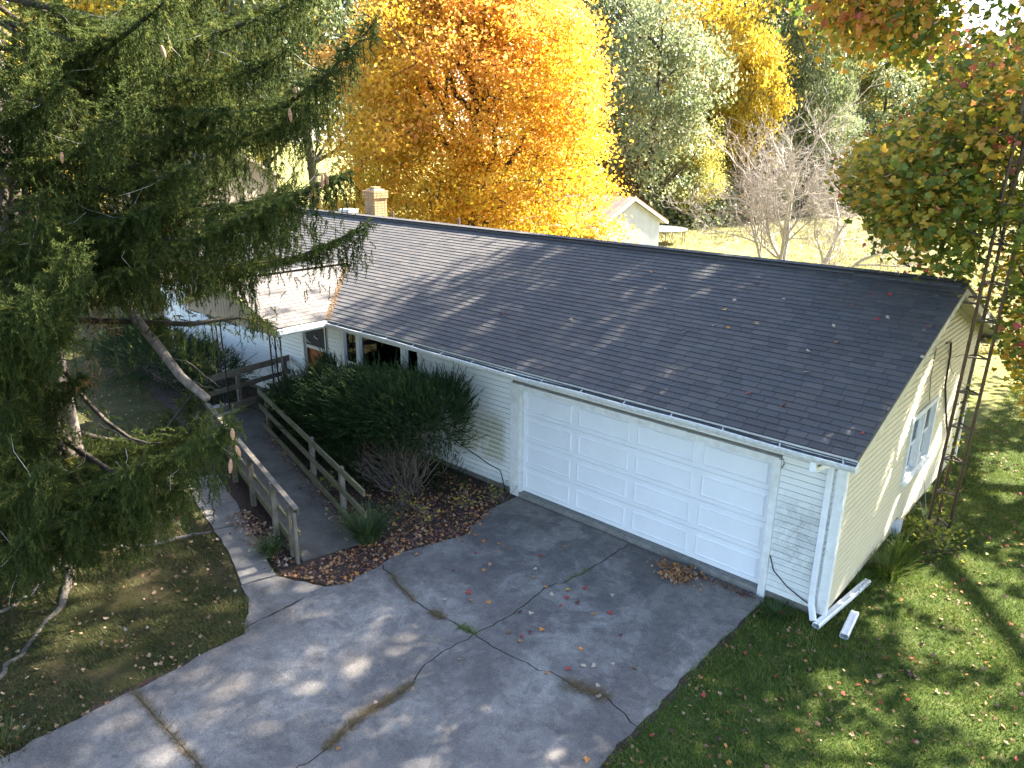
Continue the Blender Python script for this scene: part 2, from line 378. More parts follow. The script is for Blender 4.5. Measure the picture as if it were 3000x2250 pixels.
# ------------------------------------------------------------------ ground, driveway, walk, bed
ZG = -.12
def sheet(name, pts, z, mat, label=None):
    o = mk(name, [(x, y, z) for x, y in pts], [np.arange(len(pts))[None]], mat); tag(o, kind='structure'); return o
gx = np.concatenate([[-1500, -400, -150], np.linspace(-60, 40, 101), [150, 400, 1500]]); gy = np.concatenate([[-1500, -300, -60], np.linspace(-16, 84, 101), [200, 500, 1800]])
GX, GY = np.meshgrid(gx, gy); GZ = np.full(GX.shape, ZG)
GZ += np.where((GY > 12), .10*np.sin(GX*.31+1)*np.sin(GY*.23), 0)*np.clip((GY-12)/10, 0, 1)*(GY < 84)*(np.abs(GX) < 59)
ny, nx = GX.shape; ii = (np.arange(ny-1)[:, None]*nx+np.arange(nx-1)[None]).reshape(-1)
go = mk('ground', np.stack([GX, GY, GZ], -1).reshape(-1, 3), [np.stack([ii, ii+1, ii+nx+1, ii+nx], -1)], 'ground'); tag(go, kind='structure')

def jag(pts, amp=.02, step=.12, seed=0):
    r = np.random.default_rng(seed); out = []
    for a, b in zip(pts[:-1], pts[1:]):
        a = np.array(a, float); b = np.array(b, float); n = max(1, int(np.linalg.norm(b-a)/step))
        for i in range(n): out.append(a+(b-a)*i/n+(r.normal(size=2)*amp if i else 0))
    out.append(np.array(pts[-1], float)); return [tuple(p) for p in out]
Cc = (-3.52, -3.68)
crA = jag([Cc, (-3.89, -3.68), (-4.29, -3.74), (-4.72, -3.72), (-5.01, -3.65), (-5.26, -3.6), (-5.62, -3.47), (-5.92, -3.40)], .018, .1, 1)
crB = jag([Cc, (-3.43, -3.06), (-3.46, -2.51), (-3.51, -2.12), (-3.36, -1.69), (-3.28, -.94), (-3.27, -.08)], .015, .1, 2)
crC = jag([Cc, (-3.54, -4.11), (-3.55, -4.58), (-3.39, -4.91), (-3.37, -5.2), (-3.41, -5.77), (-3.3, -6.31), (-3.28, -6.56), (-3.3, -7.38)], .015, .1, 3)
crD = jag([Cc, (-3.16, -3.71), (-2.79, -3.68), (-2.35, -3.65), (-2.07, -3.56), (-1.84, -3.59), (-1.41, -3.45), (-1.08, -3.54), (-.85, -3.62)], .018, .1, 4)
def shrink(poly, d):
    a = np.array(poly); n = len(a); pr = np.roll(a, 1, 0); nx_ = np.roll(a, -1, 0)
    area = .5*np.sum(a[:, 0]*nx_[:, 1]-nx_[:, 0]*a[:, 1]); sg = 1 if area > 0 else -1
    e1 = unit(a-pr); e2 = unit(nx_-a); n1 = np.stack([-e1[:, 1], e1[:, 0]], 1)*sg; n2 = np.stack([-e2[:, 1], e2[:, 0]], 1)*sg
    return a+unit(n1+n2)*d
def edge(pts, seed): return jag(pts, .02, .15, seed)
drv = bpy.data.objects.new('driveway', None); COL.objects.link(drv); drv.location = (-3.4, -5, ZG); tag(drv, kind='structure')
EL = -5.92; ER = -.85
slabs = {
 'tl': [(-3.27, -.08)]+[(-5.9, -.08), (EL, -.84)]+edge([(EL, -.84), (-5.60, -1.85), (-5.95, -2.92), (EL, -3.40)], 11)[1:]+crA[::-1][1:]+crB[1:-1],
 'tr': crB[::-1][:-1]+crD+edge([(ER, -3.62), (-.86, -1.6), (-.83, -.08)], 12)[1:],
 'ml': crA[::-1][:-1]+crC+[(-5.92, -7.38)]+edge([(-5.92, -7.38), (-5.94, -6.35), (-5.91, -5.85), (-6.04, -5.79), (-6.06, -4.4), (-5.92, -4.16), (EL, -3.40)], 13)[1:-1],
 'mr': crC[::-1][:-1]+crD+edge([(ER, -3.62), (-.83, -5.4), (-.80, -7.38)], 14)[1:],
 'bl': [(-3.3, -7.38)]+[(-3.35, -14), (-5.95, -14)]+edge([(-5.95, -14), (-5.9, -8.8), (-5.92, -7.38)], 15)[1:],
 'br': [(-3.3, -7.38), (-.80, -7.38), (-.8, -14), (-3.35, -14)],
 'pad': [(-6.06, -4.4), (-6.04, -5.79)]+edge([(-6.04, -5.79), (-6.64, -5.37), (-7.05, -5.27)], 16)[1:]+edge([(-6.87, -4.74), (-6.06, -4.4)], 17)[:-1],
}
for k, pl in slabs.items():
    q = shrink(pl, .011 if k != 'pad' else .006); z = {'tl': -.092, 'tr': -.098, 'ml': -.10, 'mr': -.094, 'bl': -.10, 'br': -.10, 'pad': -.10}[k]
    MB().poly([(x, y, z) for x, y in q], (0, 0, -.11)).build('slab', 'concrete', drv)
sheet('joint_soil', [(-6.0, -14), (-.78, -14), (-.78, -.1), (-5.6, -.1), (-5.9, -4.3), (-7.05, -4.8), (-7.0, -5.27), (-6.0, -5.7)], -.114, 'mulch')
wk = bpy.data.objects.new('walk', None); COL.objects.link(wk); wk.location = (-8, -4.8, ZG); tag(wk, kind='structure')
for pl in ([(-7.05, -5.25), (-6.90, -4.74), (-7.83, -4.46), (-8.37, -4.30), (-8.79, -4.18), (-8.99, -4.71), (-8.2, -4.87), (-7.62, -5.05)],
           [(-8.81, -4.15), (-9.01, -4.69), (-10.1, -4.45), (-9.9, -3.85)], [(-9.92, -3.84), (-10.12, -4.44), (-11.3, -4.1), (-11.15, -3.5)]):
    p2 = jag(pl+[pl[0]], .015, .2, len(pl))[:-1]
    MB().poly([(x, y, -.094) for x, y in p2], (0, 0, -.08)).build('slab', 'walk', wk)
sheet('planting_bed', jag([(-6.86, -4.66), (-6.07, -4.36), (-5.88, -4.16), (-5.95, -2.92), (-5.58, -1.86), (-5.7, -1.0), (-5.9, -.2), (-5.9, .0), (-20.5, .0), (-20.5, -1.5), (-15, -2.6), (-12, -3.7), (-9, -4.1), (-7.9, -4.4), (-6.86, -4.66)], .03, .25, 5)[:-1], -.104, 'mulch')

# ------------------------------------------------------------------ house
XL, D, OX, OY, ZE, SL = -20.9, 7.9, .31, .69, 2.75, .3434
ZR = ZE+SL*(D/2+OY)
house = thing('house', (-10, 4, ZG), 'long white single-storey house with dark shingled gable roof and attached garage', 'house')
def split_iv(a, b, cuts):
    iv = [(a, b)]
    for c0, c1 in cuts:
        nv = []
        for p, q in iv:
            if c1 <= p or c0 >= q: nv.append((p, q)); continue
            if c0 > p: nv.append((p, c0))
            if c1 < q: nv.append((c1, q))
        iv = nv
    return [i for i in iv if i[1]-i[0] > .02]
EXPO = .1016; Z0 = .02; ZT = 2.56
gdL, gdR, gdT = -5.868, -.991, 2.13
OPEN = [(-6.10, -.872, -.2, 2.21), (-11.45, -8.68, .70, 2.38), (-13.15, -12.0, .15, 2.36), (-19.50, -18.36, 1.42, 2.42), (-18.36, -16.16, 1.42, 2.42), (-16.16, -15.0, 1.42, 2.42)]
core = MB()
xs = sorted({XL, 0.}|{o[0] for o in OPEN}|{o[1] for o in OPEN})
for a, b in zip(xs[:-1], xs[1:]):
    zc = split_iv(-.15, ZT, [(o[2]+.03, o[3]-.03) for o in OPEN if o[0] <= a+.001 and o[1] >= b-.001])
    for z0, z1 in zc: core.box(a, b, .018, .16, z0, z1)
fw = core.build('front_wall', 'interior_groove_shade', house)  # dark core colour shows between boards as painted lap shadow
for k in range(25):
    z0 = Z0+k*EXPO; z1 = z0+EXPO
    for a, b in split_iv(XL+.09, -.09, [(o[0], o[1]) for o in OPEN if o[2] < z1-.03 and o[3] > z0+.03]):
        MB().hexa([(a, -.022, z0), (b, -.022, z0), (b, .017, z0), (a, .017, z0), (a, -.014, z1-.012), (b, -.014, z1-.012), (b, .017, z1-.012), (a, .017, z1-.012)]).build('siding_board', 'siding', fw)
MB().box(XL, gdL-.2, .022, .15, -.16, .015).box(gdR+.12, -.01, .022, .15, -.16, .015).build('foundation', 'concrete_block', house)
box('sill_slab', 'concrete_block', house, gdL-.06, gdR+.02, -.05, .6, -.2, -.004)
# end wall with its window opening
ZTG = ZE-.19+SL*OY
def yl(z): return (z-ZTG)/SL if z > ZTG else 0.       # inset of the gable at height z
gw = MB(); WIN = (3.30, 4.80, 1.00, 2.06)
gw.box(-.16, -.055, .16, WIN[0], -.15, ZT).box(-.16, -.055, WIN[1], D, -.15, ZT).box(-.16, -.055, WIN[0], WIN[1], -.15, WIN[2]).box(-.16, -.055, WIN[0], WIN[1], WIN[3], ZT)
tri = [(0, ZT), (D, ZT), (D, ZTG), (D/2, ZTG+SL*D/2), (0, ZTG)]
gw.poly([(-.055, y, z) for y, z in tri], (-.1, 0, 0))
ew = gw.build('end_wall', 'interior_groove_shade', house)  # same dark core: shade lines between the end boards put into colour
k = 0
while True:
    z0 = Z0+k*EXPO; z1 = z0+EXPO; k += 1
    a0, a1 = yl(z0)+.06, yl(z1)+.06; b0, b1 = D-a0, D-a1
    if b1-a1 < .15: break
    segs = split_iv(a0, b0, [(WIN[0]-.09, WIN[1]+.09)] if WIN[2]-.09 < z1-.03 and WIN[3]+.09 > z0+.03 else [])
    for s0, s1 in segs:
        t0 = a1 if s0 == a0 else s0; t1 = b1 if s1 == b0 else s1
        MB().hexa([(.022, s0, z0), (.022, s1, z0), (-.054, s1, z0), (-.054, s0, z0), (.013, t0, z1-.026), (.013, t1, z1-.026), (-.054, t1, z1-.026), (-.054, t0, z1-.026)]).build('siding_board', 'siding', ew)
MB().box(-.15, -.022, .15, D, -.3, .018).build('foundation', 'concrete_block', house)
MB().box(XL, 0, D-.15, D, -.15, ZT).build('rear_wall', 'cream', house)
lw = MB().box(XL, XL+.15, .16, D-.15, -.15, ZT); lw.poly([(XL+.1, y, z) for y, z in tri], (-.1, 0, 0)); lw.build('far_end_wall', 'white', house)
box('floor_slab', 'interior_groove_shade', house, XL+.2, -.2, .65, D-.2, -.1, .05)
box('garage_partition', 'interior_groove_shade', house, -7.2, -7.08, .17, D-.2, .05, 2.5)
box('ceiling_board', 'interior_groove_shade', house, XL+.16, -.17, .17, D-.17, 2.5, 2.54)
for x0, x1, y0, y1 in ((-.095, .034, -.034, .0), (XL-.02, XL+.095, -.034, .0)): MB().box(x0, x1, y0, y1+.016, -.02, ZT-.003).build('corner_board', 'trim', house)
MB().box(.001, .0335, .018, .09, -.02, ZT-.003).build('corner_board', 'trim', house); MB().box(.001, .034, D-.09, D+.02, -.02, ZT-.003).build('corner_board', 'trim', house)

# roof decks
roof = MB()
for sg in (1, -1):
    def yy(y): return y if sg == 1 else D-y
    a = [(XL-OX, yy(-OY), ZE), (OX, yy(-OY), ZE), (OX, D/2, ZR), (XL-OX, D/2, ZR)]
    v = np.array(a, float); lo = v-np.array([0, 0, .06]); hi = v-np.array([0, 0, .006])
    roof.hexa(np.vstack([lo, hi]))
rf = roof.build('roof', 'deck', house)
CE, TW = .1400, .305; CL = math.sqrt(1+SL*SL); NL = int((D/2+OY)*CL/CE)
PXE, PCX, PXW, PYF = -10.95, -13.12, -15.29, -1.97     # porch gable: right eave, ridge, left eave, front
PZR = ZE+SL*(PXE-PCX)
def porch_z(x): return ZE+SL*min(PXE-x, x-PXW)
vars_ = []
def shingle_mesh(w, mat):
    o = MB().hexa([(0, 0, .0035), (w-.007, 0, .0035), (w-.007, CE*1.25, .0), (0, CE*1.25, .0), (0, 0, .0175), (w-.007, 0, .0175), (w-.007, CE*1.25, .0022), (0, CE*1.25, .0022)]).build('shingle', mat, None)
    me = o.data; bpy.data.objects.remove(o); return me
SHM = {(wi, i): shingle_mesh(w, 'sh%d' % i) for wi, w in enumerate((.305, .20, .26)) for i in range(5)}
SB = np.array([(0, 0, .0035), (1, 0, .0035), (1, CE*1.25, .0), (0, CE*1.25, .0), (0, 0, .0175), (1, 0, .0175), (1, CE*1.25, .0022), (0, CE*1.25, .0022)])
tabs = []
for c in range(NL+1):
    off = -((c*.37) % 1)*.305; x = XL-OX+off
    while x < OX-.02:
        w = .305
        if rng.random() < .25: w = .20 if rng.random() < .5 else .26
        wi = {.305: 0, .20: 1, .26: 2}[w]
        x0 = max(x, XL-OX); x1 = min(x+w, OX+.012)
        y = -OY+c*CE/CL-.012; z = ZE+SL*(y+OY)
        yc = y+CE
        if not (PXW < (x0+x1)/2 < PXE and porch_z((x0+x1)/2) > ZE+SL*(yc+OY)+.03) and x1-x0 > .04:
            full = (x1-x0) > w-.012
            t5 = rng.choice(5, p=[.34, .2, .14, .18, .14])
            tabs.append((x0, y, z, x1-x0, wi if full else -1, t5))
        x += w
tb = np.array([(t[0], t[1], t[2]) for t in tabs]); dist = np.linalg.norm(tb-CAM, axis=1)
order = np.argsort(dist); own = [i for i in order if tabs[i][4] >= 0][:300]; owns = set(own)
SLA = math.atan(SL)
for i in own:
    x0, y, z, w, wi, t5 = tabs[i]
    inst(SHM[(wi, t5)], 'shingle', rf, (x0, y, z+rng.uniform(0, .002)), (SLA, 0, rng.normal()*.003))
rest = [i for i in range(len(tabs)) if i not in owns]
V = []; mi = []
ca, sa = math.cos(SLA), math.sin(SLA)
for i in rest:
    x0, y, z, w, wi, t5 = tabs[i]; b = SB.copy(); b[:, 0] *= (w-.007)
    q = np.stack([b[:, 0]+x0, b[:, 1]*ca-b[:, 2]*sa+y, b[:, 1]*sa+b[:, 2]*ca+z+rng.uniform(0, .002)], 1); V.append(q); mi += [t5]*6
F = (np.arange(len(rest))[:, None, None]*8+BOXF[None]).reshape(-1, 4)
o = mk('shingle_courses', np.vstack(V), [F], ['sh%d' % i for i in range(5)], rf, midx=[np.array(mi)]); tag(o, kind='stuff')
# rear slope courses (joined; behind the ridge)
V = []
for c in range(NL+1):
    y = D+OY-c*CE/CL+.012; z = ZE+SL*(D+OY-y)
    b = SB.copy(); b[:, 0] = b[:, 0]*(OX*2-XL)+XL-OX
    V.append(np.stack([b[:, 0], y-(b[:, 1]*ca-b[:, 2]*sa), b[:, 1]*sa+b[:, 2]*ca+z], 1)[:, :])
F = (np.arange(len(V))[:, None, None]*8+BOXF[None, :, ::-1]).reshape(-1, 4)
o = mk('rear_shingle_courses', np.vstack(V), [F], ['sh0'], rf); tag(o, kind='stuff')
# ridge vent and caps
VX = -1.35
MB().hexa([(XL-OX+.3, D/2-.14, ZR-.045), (VX, D/2-.14, ZR-.045), (VX, D/2+.14, ZR-.045), (XL-OX+.3, D/2+.14, ZR-.045), (XL-OX+.3, D/2-.02, ZR+.025), (VX, D/2-.02, ZR+.025), (VX, D/2+.02, ZR+.025), (XL-OX+.3, D/2+.02, ZR+.025)]).build('ridge_vent', 'ridge', rf)
cpo = MB()
for sg in (1, -1):
    v = [(0, 0, 0), (.28, 0, .008), (.28, -sg*.15, .008-.15*SL), (0, -sg*.15, -.15*SL)]
    v = np.array(v, float); q = np.vstack([v, v+np.array([0, 0, .009])])
    cpo.hexa(q)
co = cpo.build('ridge_cap', 'ridge', None); cme = co.data; bpy.data.objects.remove(co)
x = XL-OX
while x < OX-.15:
    inst(cme, 'ridge_cap', rf, (x, D/2, ZR+(.030 if XL+.1 < x < VX-.2 else .008)+rng.uniform(0, .003)), (0, 0, 0)); x += .235
# fascia, soffit, gutter
box('fascia_board', 'fascia', house, PXE, OX-.002, -OY+.012, -OY+.035, ZE-.20, ZE-.062)
box('soffit', 'trim', house, XL-OX, .02, -OY+.04, -.025, ZE-.20, ZE-.185)
box('rear_soffit', 'cream', house, XL-OX, OX-.03, D+.002, D+OY-.04, ZE-.20, ZE-.185)
box('fascia_board', 'fascia', house, XL-OX, PXW, -OY+.012, -OY+.035, ZE-.20, ZE-.062)
box('rear_fascia_board', 'fascia', house, XL-OX, OX-.002, D+OY-.035, D+OY-.012, ZE-.20, ZE-.062)
prof = [(-OY+.008, -.035), (-OY+.008, -.155), (-OY-.08, -.155), (-OY-.115, -.11), (-OY-.135, -.058), (-OY-.118, -.055)]
g = MB(); gx0, gx1 = PXE+.02, OX+.015
xg = np.linspace(gx0, gx1, 40); sag = .012*np.sin((xg-gx0)*.9)+.006*np.sin(xg*2.7)
for j in range(len(prof)-1):
    (y0, z0), (y1, z1) = prof[j], prof[j+1]
    a = np.stack([xg, np.full_like(xg, y0), ZE+z0+sag], 1); b = np.stack([xg, np.full_like(xg, y1), ZE+z1+sag], 1)
    n = len(xg); i = np.arange(n-1); g.add(np.vstack([a, b]), np.stack([i, i+1, i+1+n, i+n], -1))
gt = g.build('gutter', 'fascia', house); sol = gt.modifiers.new('sheet', 'SOLIDIFY'); sol.thickness = .004
MB().poly([(gx1, y, ZE+z+sag[-1]) for y, z in prof[:5]], (.004, 0, 0)).build('gutter_end', 'fascia', gt)
a = np.stack([xg, np.full_like(xg, -OY+.004), ZE-.066+sag], 1); b = np.stack([xg, np.full_like(xg, -OY-.122), ZE-.078+sag], 1); n = len(xg); i = np.arange(n-1)
mk('gutter_muck', np.vstack([a, b]), [np.stack([i, i+n, i+1+n, i+1], -1)], 'gutter_in', gt)
for x in np.arange(gx0+.4, gx1, .82): MB().beam((x, -OY+.008, ZE-.045), (x+.05, -OY-.125, ZE-.050), .02, .006).build('gutter_hanger', 'alu', gt)
box('drip_edge', 'alu', house, PXE+.02, OX, -OY-.012, -OY+.006, ZE-.034, ZE-.008)
# rake boards and rake soffit at the near end
for sg in (1, -1):
    def yy(y): return y if sg == 1 else D-y
    MB().hexa([(OX-.028, yy(-OY+.03), ZE-.20), (OX-.004, yy(-OY+.03), ZE-.20), (OX-.004, D/2, ZR-.20), (OX-.028, D/2, ZR-.20), (OX-.028, yy(-OY+.03), ZE-.055), (OX-.004, yy(-OY+.03), ZE-.055), (OX-.004, D/2, ZR-.063), (OX-.028, D/2, ZR-.063)]).build('rake_board', 'cream', house)
    MB().hexa([(.0, yy(-OY+.05), ZE-.180), (OX-.03, yy(-OY+.05), ZE-.180), (OX-.03, D/2, ZR-.185), (.0, D/2, ZR-.185), (.0, yy(-OY+.05), ZE-.165), (OX-.03, yy(-OY+.05), ZE-.165), (OX-.03, D/2, ZR-.170), (.0, D/2, ZR-.170)]).build('rake_soffit', 'cream', house)
    MB().hexa([(.0235, yy(.02), ZTG-.07), (.036, yy(.02), ZTG-.07), (.036, D/2, ZTG+SL*D/2-.075), (.0235, D/2, ZTG+SL*D/2-.075), (.0235, yy(.02), ZTG+.004), (.036, yy(.02), ZTG+.004), (.036, D/2, ZTG+SL*D/2-.003), (.0235, D/2, ZTG+SL*D/2-.003)]).build('frieze_board', 'cream', house)
# downspout at the near corner
ds = MB()
for a, b in (((-.20, -OY-.04, ZE-.12), (-.20, -OY-.04, ZE-.30)), ((-.20, -OY-.06, ZE-.28), (-.175, -.08, ZE-.40)), ((-.17, -.075, ZE-.36), (-.17, -.075, .22)), ((-.17, -.075, .25), (-.14, -.12, .10)), ((-.15, -.105, .13), (-.05, -.24, -.03))):
    ds.beam(a, b, .085, .065, (0, 1, 0) if abs(a[0]-b[0]) < .1 else (0, 0, 1))
ds.build('downspout', 'white', house, bevel=.012)
# garage door, casing
gd = box('garage_door', 'whitedoor', house, gdL-.02, gdR+.02, .085, .12, 0, gdT+.03)
cw = (gdR-gdL)/4; rh = gdT/4
for r_ in range(4):
    box('door_section', 'whitedoor', gd, gdL, gdR, .070, .0845, r_*rh+.004, (r_+1)*rh-.002, bevel=.003)
    for c in range(4):
        x0, x1 = gdL+c*cw+.075, gdL+(c+1)*cw-.075; z0, z1 = r_*rh+.085, (r_+1)*rh-.085
        m = MB(); d1, d2, q = .0695, .050, .022
        for (ax0, ax1, az0, az1, bx0, bx1, bz0, bz1) in ((x0, x1, z0, z1, x0+q, x1-q, z0+q, z1-q),):
            fr = [(ax0, d1, az0), (ax1, d1, az0), (ax1, d1, az1), (ax0, d1, az1), (bx0, d2, bz0), (bx1, d2, bz0), (bx1, d2, bz1), (bx0, d2, bz1)]
            q2 = .016; cx0, cx1, cz0, cz1 = bx0+q2, bx1-q2, bz0+q2, bz1-q2
            fr += [(cx0, d1-.002, cz0), (cx1, d1-.002, cz0), (cx1, d1-.002, cz1), (cx0, d1-.002, cz1)]
            m.add(fr, [[0, 1, 5, 4], [1, 2, 6, 5], [2, 3, 7, 6], [3, 0, 4, 7], [4, 5, 9, 8], [5, 6, 10, 9], [6, 7, 11, 10], [7, 4, 8, 11], [8, 9, 10, 11]])
        m.build('door_panel', 'whitedoor', gd)
box('door_casing', 'trim', house, -6.10, -5.875, -.055, .017, -.10, 2.205, bevel=.004)
box('door_casing', 'trim', house, gdL-.006, gdL+.018, -.02, .07, -.005, 2.10)
box('door_casing', 'trim', house, -.985, -.872, -.055, .017, -.12, 2.205, bevel=.004)
box('door_casing', 'trim', house, gdL-.03, -.987, -.052, .017, 2.105, 2.207, bevel=.004)
box('head_jamb', 'trim', house, gdL, gdR, .018, .084, 2.09, 2.16)
box('side_jamb', 'trim', house, gdR-.0, gdR+.02, .018, .084, 0, 2.09)
# windows
def pane(p, parent, x0, x1, z0, z1, y=.06, mat='glass'): return box('pane', mat, parent, x0, x1, y, y+.004, z0, z1)
def frame(m, x0, x1, z0, z1, w, y0, y1):
    m.box(x0, x0+w, y0, y1, z0, z1).box(x1-w, x1, y0, y1, z0, z1).box(x0+w, x1-w, y0, y1, z0, z0+w).box(x0+w, x1-w, y0, y1, z1-w, z1); return m
def window(x0, x1, z0, z1, name='window', hung=True, mat='glass', wf=.05):
    m = frame(MB(), x0, x1, z0, z1, wf, -.042, .05); w = m.build(name, 'white', house)
    a, b, c, d = x0+wf, x1-wf, z0+wf, z1-wf
    if hung:
        zm = (c+d)/2
        frame(MB(), a, b, zm-.02, d, .035, .012, .04).build('sash', 'white', w); frame(MB(), a, b, c, zm+.02, .035, .041, .07).build('sash', 'white', w)
        pane(0, w, a+.03, b-.03, zm, d-.03, .026, mat); pane(0, w, a+.03, b-.03, c+.03, zm, .055, mat)
    else:
        frame(MB(), a, b, c, d, .03, .012, .04).build('sash', 'white', w); pane(0, w, a+.025, b-.025, c+.025, d-.025, .026, mat)
    return w
window(-11.40, -10.82, .75, 2.36); pw = window(-10.80, -9.24, .75, 2.36, hung=False); window(-9.21, -8.70, .75, 2.36)
frame(MB(), -11.46, -8.64, .69, 2.40, .055, -.045, .012).build('window_casing', 'trim', house)
xx = np.linspace(-11.3, -8.75, 200); yv = .125+.026*np.sin(xx*38)
def drape(x0, x1):
    s_ = (xx >= x0) & (xx <= x1); a = np.stack([xx[s_], yv[s_], np.full(s_.sum(), .55)], 1); b = a.copy(); b[:, 2] = 2.32; n = len(a); i = np.arange(n-1)
    mk('curtain', np.vstack([a, b]), [np.stack([i, i+1, i+1+n, i+n], -1)], 'curtain', house, smooth=True)
drape(-11.35, -10.0); drape(-9.75, -8.72)
box('yellow_strip', 'yellow_strip', house, -11.2, -9.4, .17, .18, 2.14, 2.34)  # flat yellow strip behind the top of the front window
window(-19.46, -18.40, 1.46, 2.40, wf=.06); window(-18.32, -16.20, 1.46, 2.40, hung=False, mat='screen'); window(-16.12, -15.05, 1.46, 2.40, wf=.06)
frame(MB(), -19.53, -14.98, 1.40, 2.45, .05, -.045, .012).build('window_casing', 'trim', house)
# gable window (two double-hung units)
gwn = None
m = MB()
y0, y1, z0, z1 = WIN
for a, b, c, d in ((y0-.09, y0, z0-.09, z1+.09), (y1, y1+.09, z0-.09, z1+.09), (y0, y1, z0-.09, z0), (y0, y1, z1, z1+.09), ((y0+y1)/2-.05, (y0+y1)/2+.05, z0, z1)): m.box(-.10, .045, a, b, c, d)
gwn = m.build('end_window', 'trim', house)
for a, b in ((y0, (y0+y1)/2-.05), ((y0+y1)/2+.05, y1)):
    zm = (z0+z1)/2
    for c, d, xo in ((zm-.02, z1, -.05), (z0, zm+.02, -.085)):
        mm = MB()
        for p, q, r_, s_ in ((a, a+.045, c, d), (b-.045, b, c, d), (a+.045, b-.045, c, c+.045), (a+.045, b-.045, d-.045, d)): mm.box(xo, xo+.03, p, q, r_, s_)
        mm.build('sash', 'white', gwn); box('pane', 'glass', gwn, xo+.012, xo+.016, a+.04, b-.04, c+.04, d-.04)
MB().hexa([(-.02, y0-.1, z0-.07), (.09, y0-.1, z0-.09), (.09, y1+.1, z0-.09), (-.02, y1+.1, z0-.07), (-.02, y0-.1, z0-.02), (.09, y0-.1, z0-.06), (.09, y1+.1, z0-.06), (-.02, y1+.1, z0-.02)]).build('sill', 'trim', gwn)
# front door
fd = frame(MB(), -13.13, -12.02, .12, 2.34, .09, -.045, .03).build('front_door', 'trim', house)
box('door_leaf', 'orange_door', fd, -13.04, -12.11, .07, .10, .15, 2.25)
frame(MB(), -13.035, -12.115, .16, 2.245, .05, .0, .03).box(-12.985, -12.165, .0, .03, 1.60, 1.68).build('storm_door', 'alu', fd)
box('screen', 'screen', fd, -12.985, -12.165, .012, .016, 1.68, 2.195)
MB().tube([(-12.95, -.01, 1.86), (-12.90, -.05, 1.84), (-12.80, -.05, 1.78), (-12.74, -.01, 1.75)], .012).tube([(-12.60, .0, 1.95), (-12.52, -.03, 1.92), (-12.44, .0, 1.89)], .012).build('door_closer', 'alu', fd)
# porch gable
pr = MB()
for sg in (1, -1):
    xe = PXE if sg == 1 else PXW
    yb = -OY+.0
    q = [(xe, PYF-.02, ZE), (xe, -OY, ZE), (PCX, -OY+(PZR-ZE)/SL, PZR), (PCX, PYF-.02, PZR)]
    v = np.array(q, float); pr.hexa(np.vstack([v-np.array([0, 0, .05]), v+np.array([0, 0, .004])]))
prr = pr.build('porch_roof', 'deck', house)
PM = MB().hexa([(0, 0, .003), (.30, 0, .003), (.30, CE*1.25, 0), (0, CE*1.25, 0), (0, 0, .0105), (.30, 0, .0105), (.30, CE*1.25, .002), (0, CE*1.25, .002)]).build('porch_shingle', 'wshingle', None)
pme = PM.data; bpy.data.objects.remove(PM)
for sg in (1, -1):
    n = int((PXE-PCX)*CL/CE)
    for c in range(n+1):
        dx = c*CE/CL-.012; z = ZE+SL*dx+.008; ymax = -OY+dx
        yv_ = PYF-.04-((c*.43) % 1)*.305*0 - .0; y = yv_+((c*.43) % 1)*-.3
        while y < ymax-.03:
            a = max(y, PYF-.04); b = min(y+.30, ymax+.05)
            if b-a > .05:
                s = (b-a)/.303
                if sg == 1: o = inst(pme, 'porch_shingle', prr, (PXE-dx, a, z+rng.uniform(0, .002)), (0, 0, 0), (s, 1, 1)); o.rotation_euler = Matrix(((0, -math.cos(SLA), math.sin(SLA)), (1, 0, 0), (0, math.sin(SLA), math.cos(SLA)))).to_euler()
                else: o = inst(pme, 'porch_shingle', prr, (PXW+dx, b, z+rng.uniform(0, .002)), (0, 0, 0), (s, 1, 1)); o.rotation_euler = Matrix(((0, math.cos(SLA), -math.sin(SLA)), (-1, 0, 0), (0, math.sin(SLA), math.cos(SLA)))).to_euler()
            y += .305
MB().hexa([(PXE-.01, PYF+.03, ZE-.17), (PXE+.015, PYF+.03, ZE-.17), (PXE+.015, -OY-.005, ZE-.17), (PXE-.01, -OY-.005, ZE-.17), (PXE-.01, PYF+.03, ZE-.015), (PXE+.015, PYF+.03, ZE-.015), (PXE+.015, -OY-.005, ZE-.015), (PXE-.01, -OY-.005, ZE-.015)]).build('porch_fascia', 'fascia', house)
MB().hexa([(PXE+.016, PYF, ZE-.11), (PXE+.12, PYF, ZE-.11), (PXE+.12, -OY-.11, ZE-.11), (PXE+.016, -OY-.11, ZE-.11), (PXE+.016, PYF, ZE-.02), (PXE+.13, PYF, ZE-.02), (PXE+.13, -OY-.12, ZE-.02), (PXE+.016, -OY-.12, ZE-.02)]).build('porch_gutter', 'fascia', house)
box('porch_ceiling', 'trim', house, PXW+.05, PXE-.03, PYF+.1, -OY+.03, ZE-.19, ZE-.17)
bm_ = MB().box(PXW+.35, PXE-.02, PYF+.02, PYF+.12, ZE-.18, ZE-.02).build('porch_beam', 'tan', house)
for sg in (1, -1):
    xe = PXE if sg == 1 else PXW
    MB().hexa([(xe, PYF-.045, ZE-.15), (xe, PYF-.021, ZE-.15), (PCX, PYF-.021, PZR-.15), (PCX, PYF-.045, PZR-.15), (xe, PYF-.045, ZE+.0), (xe, PYF-.021, ZE+.0), (PCX, PYF-.021, PZR), (PCX, PYF-.045, PZR)]).build('rake_board', 'ywood', house)
x = PXW+.30
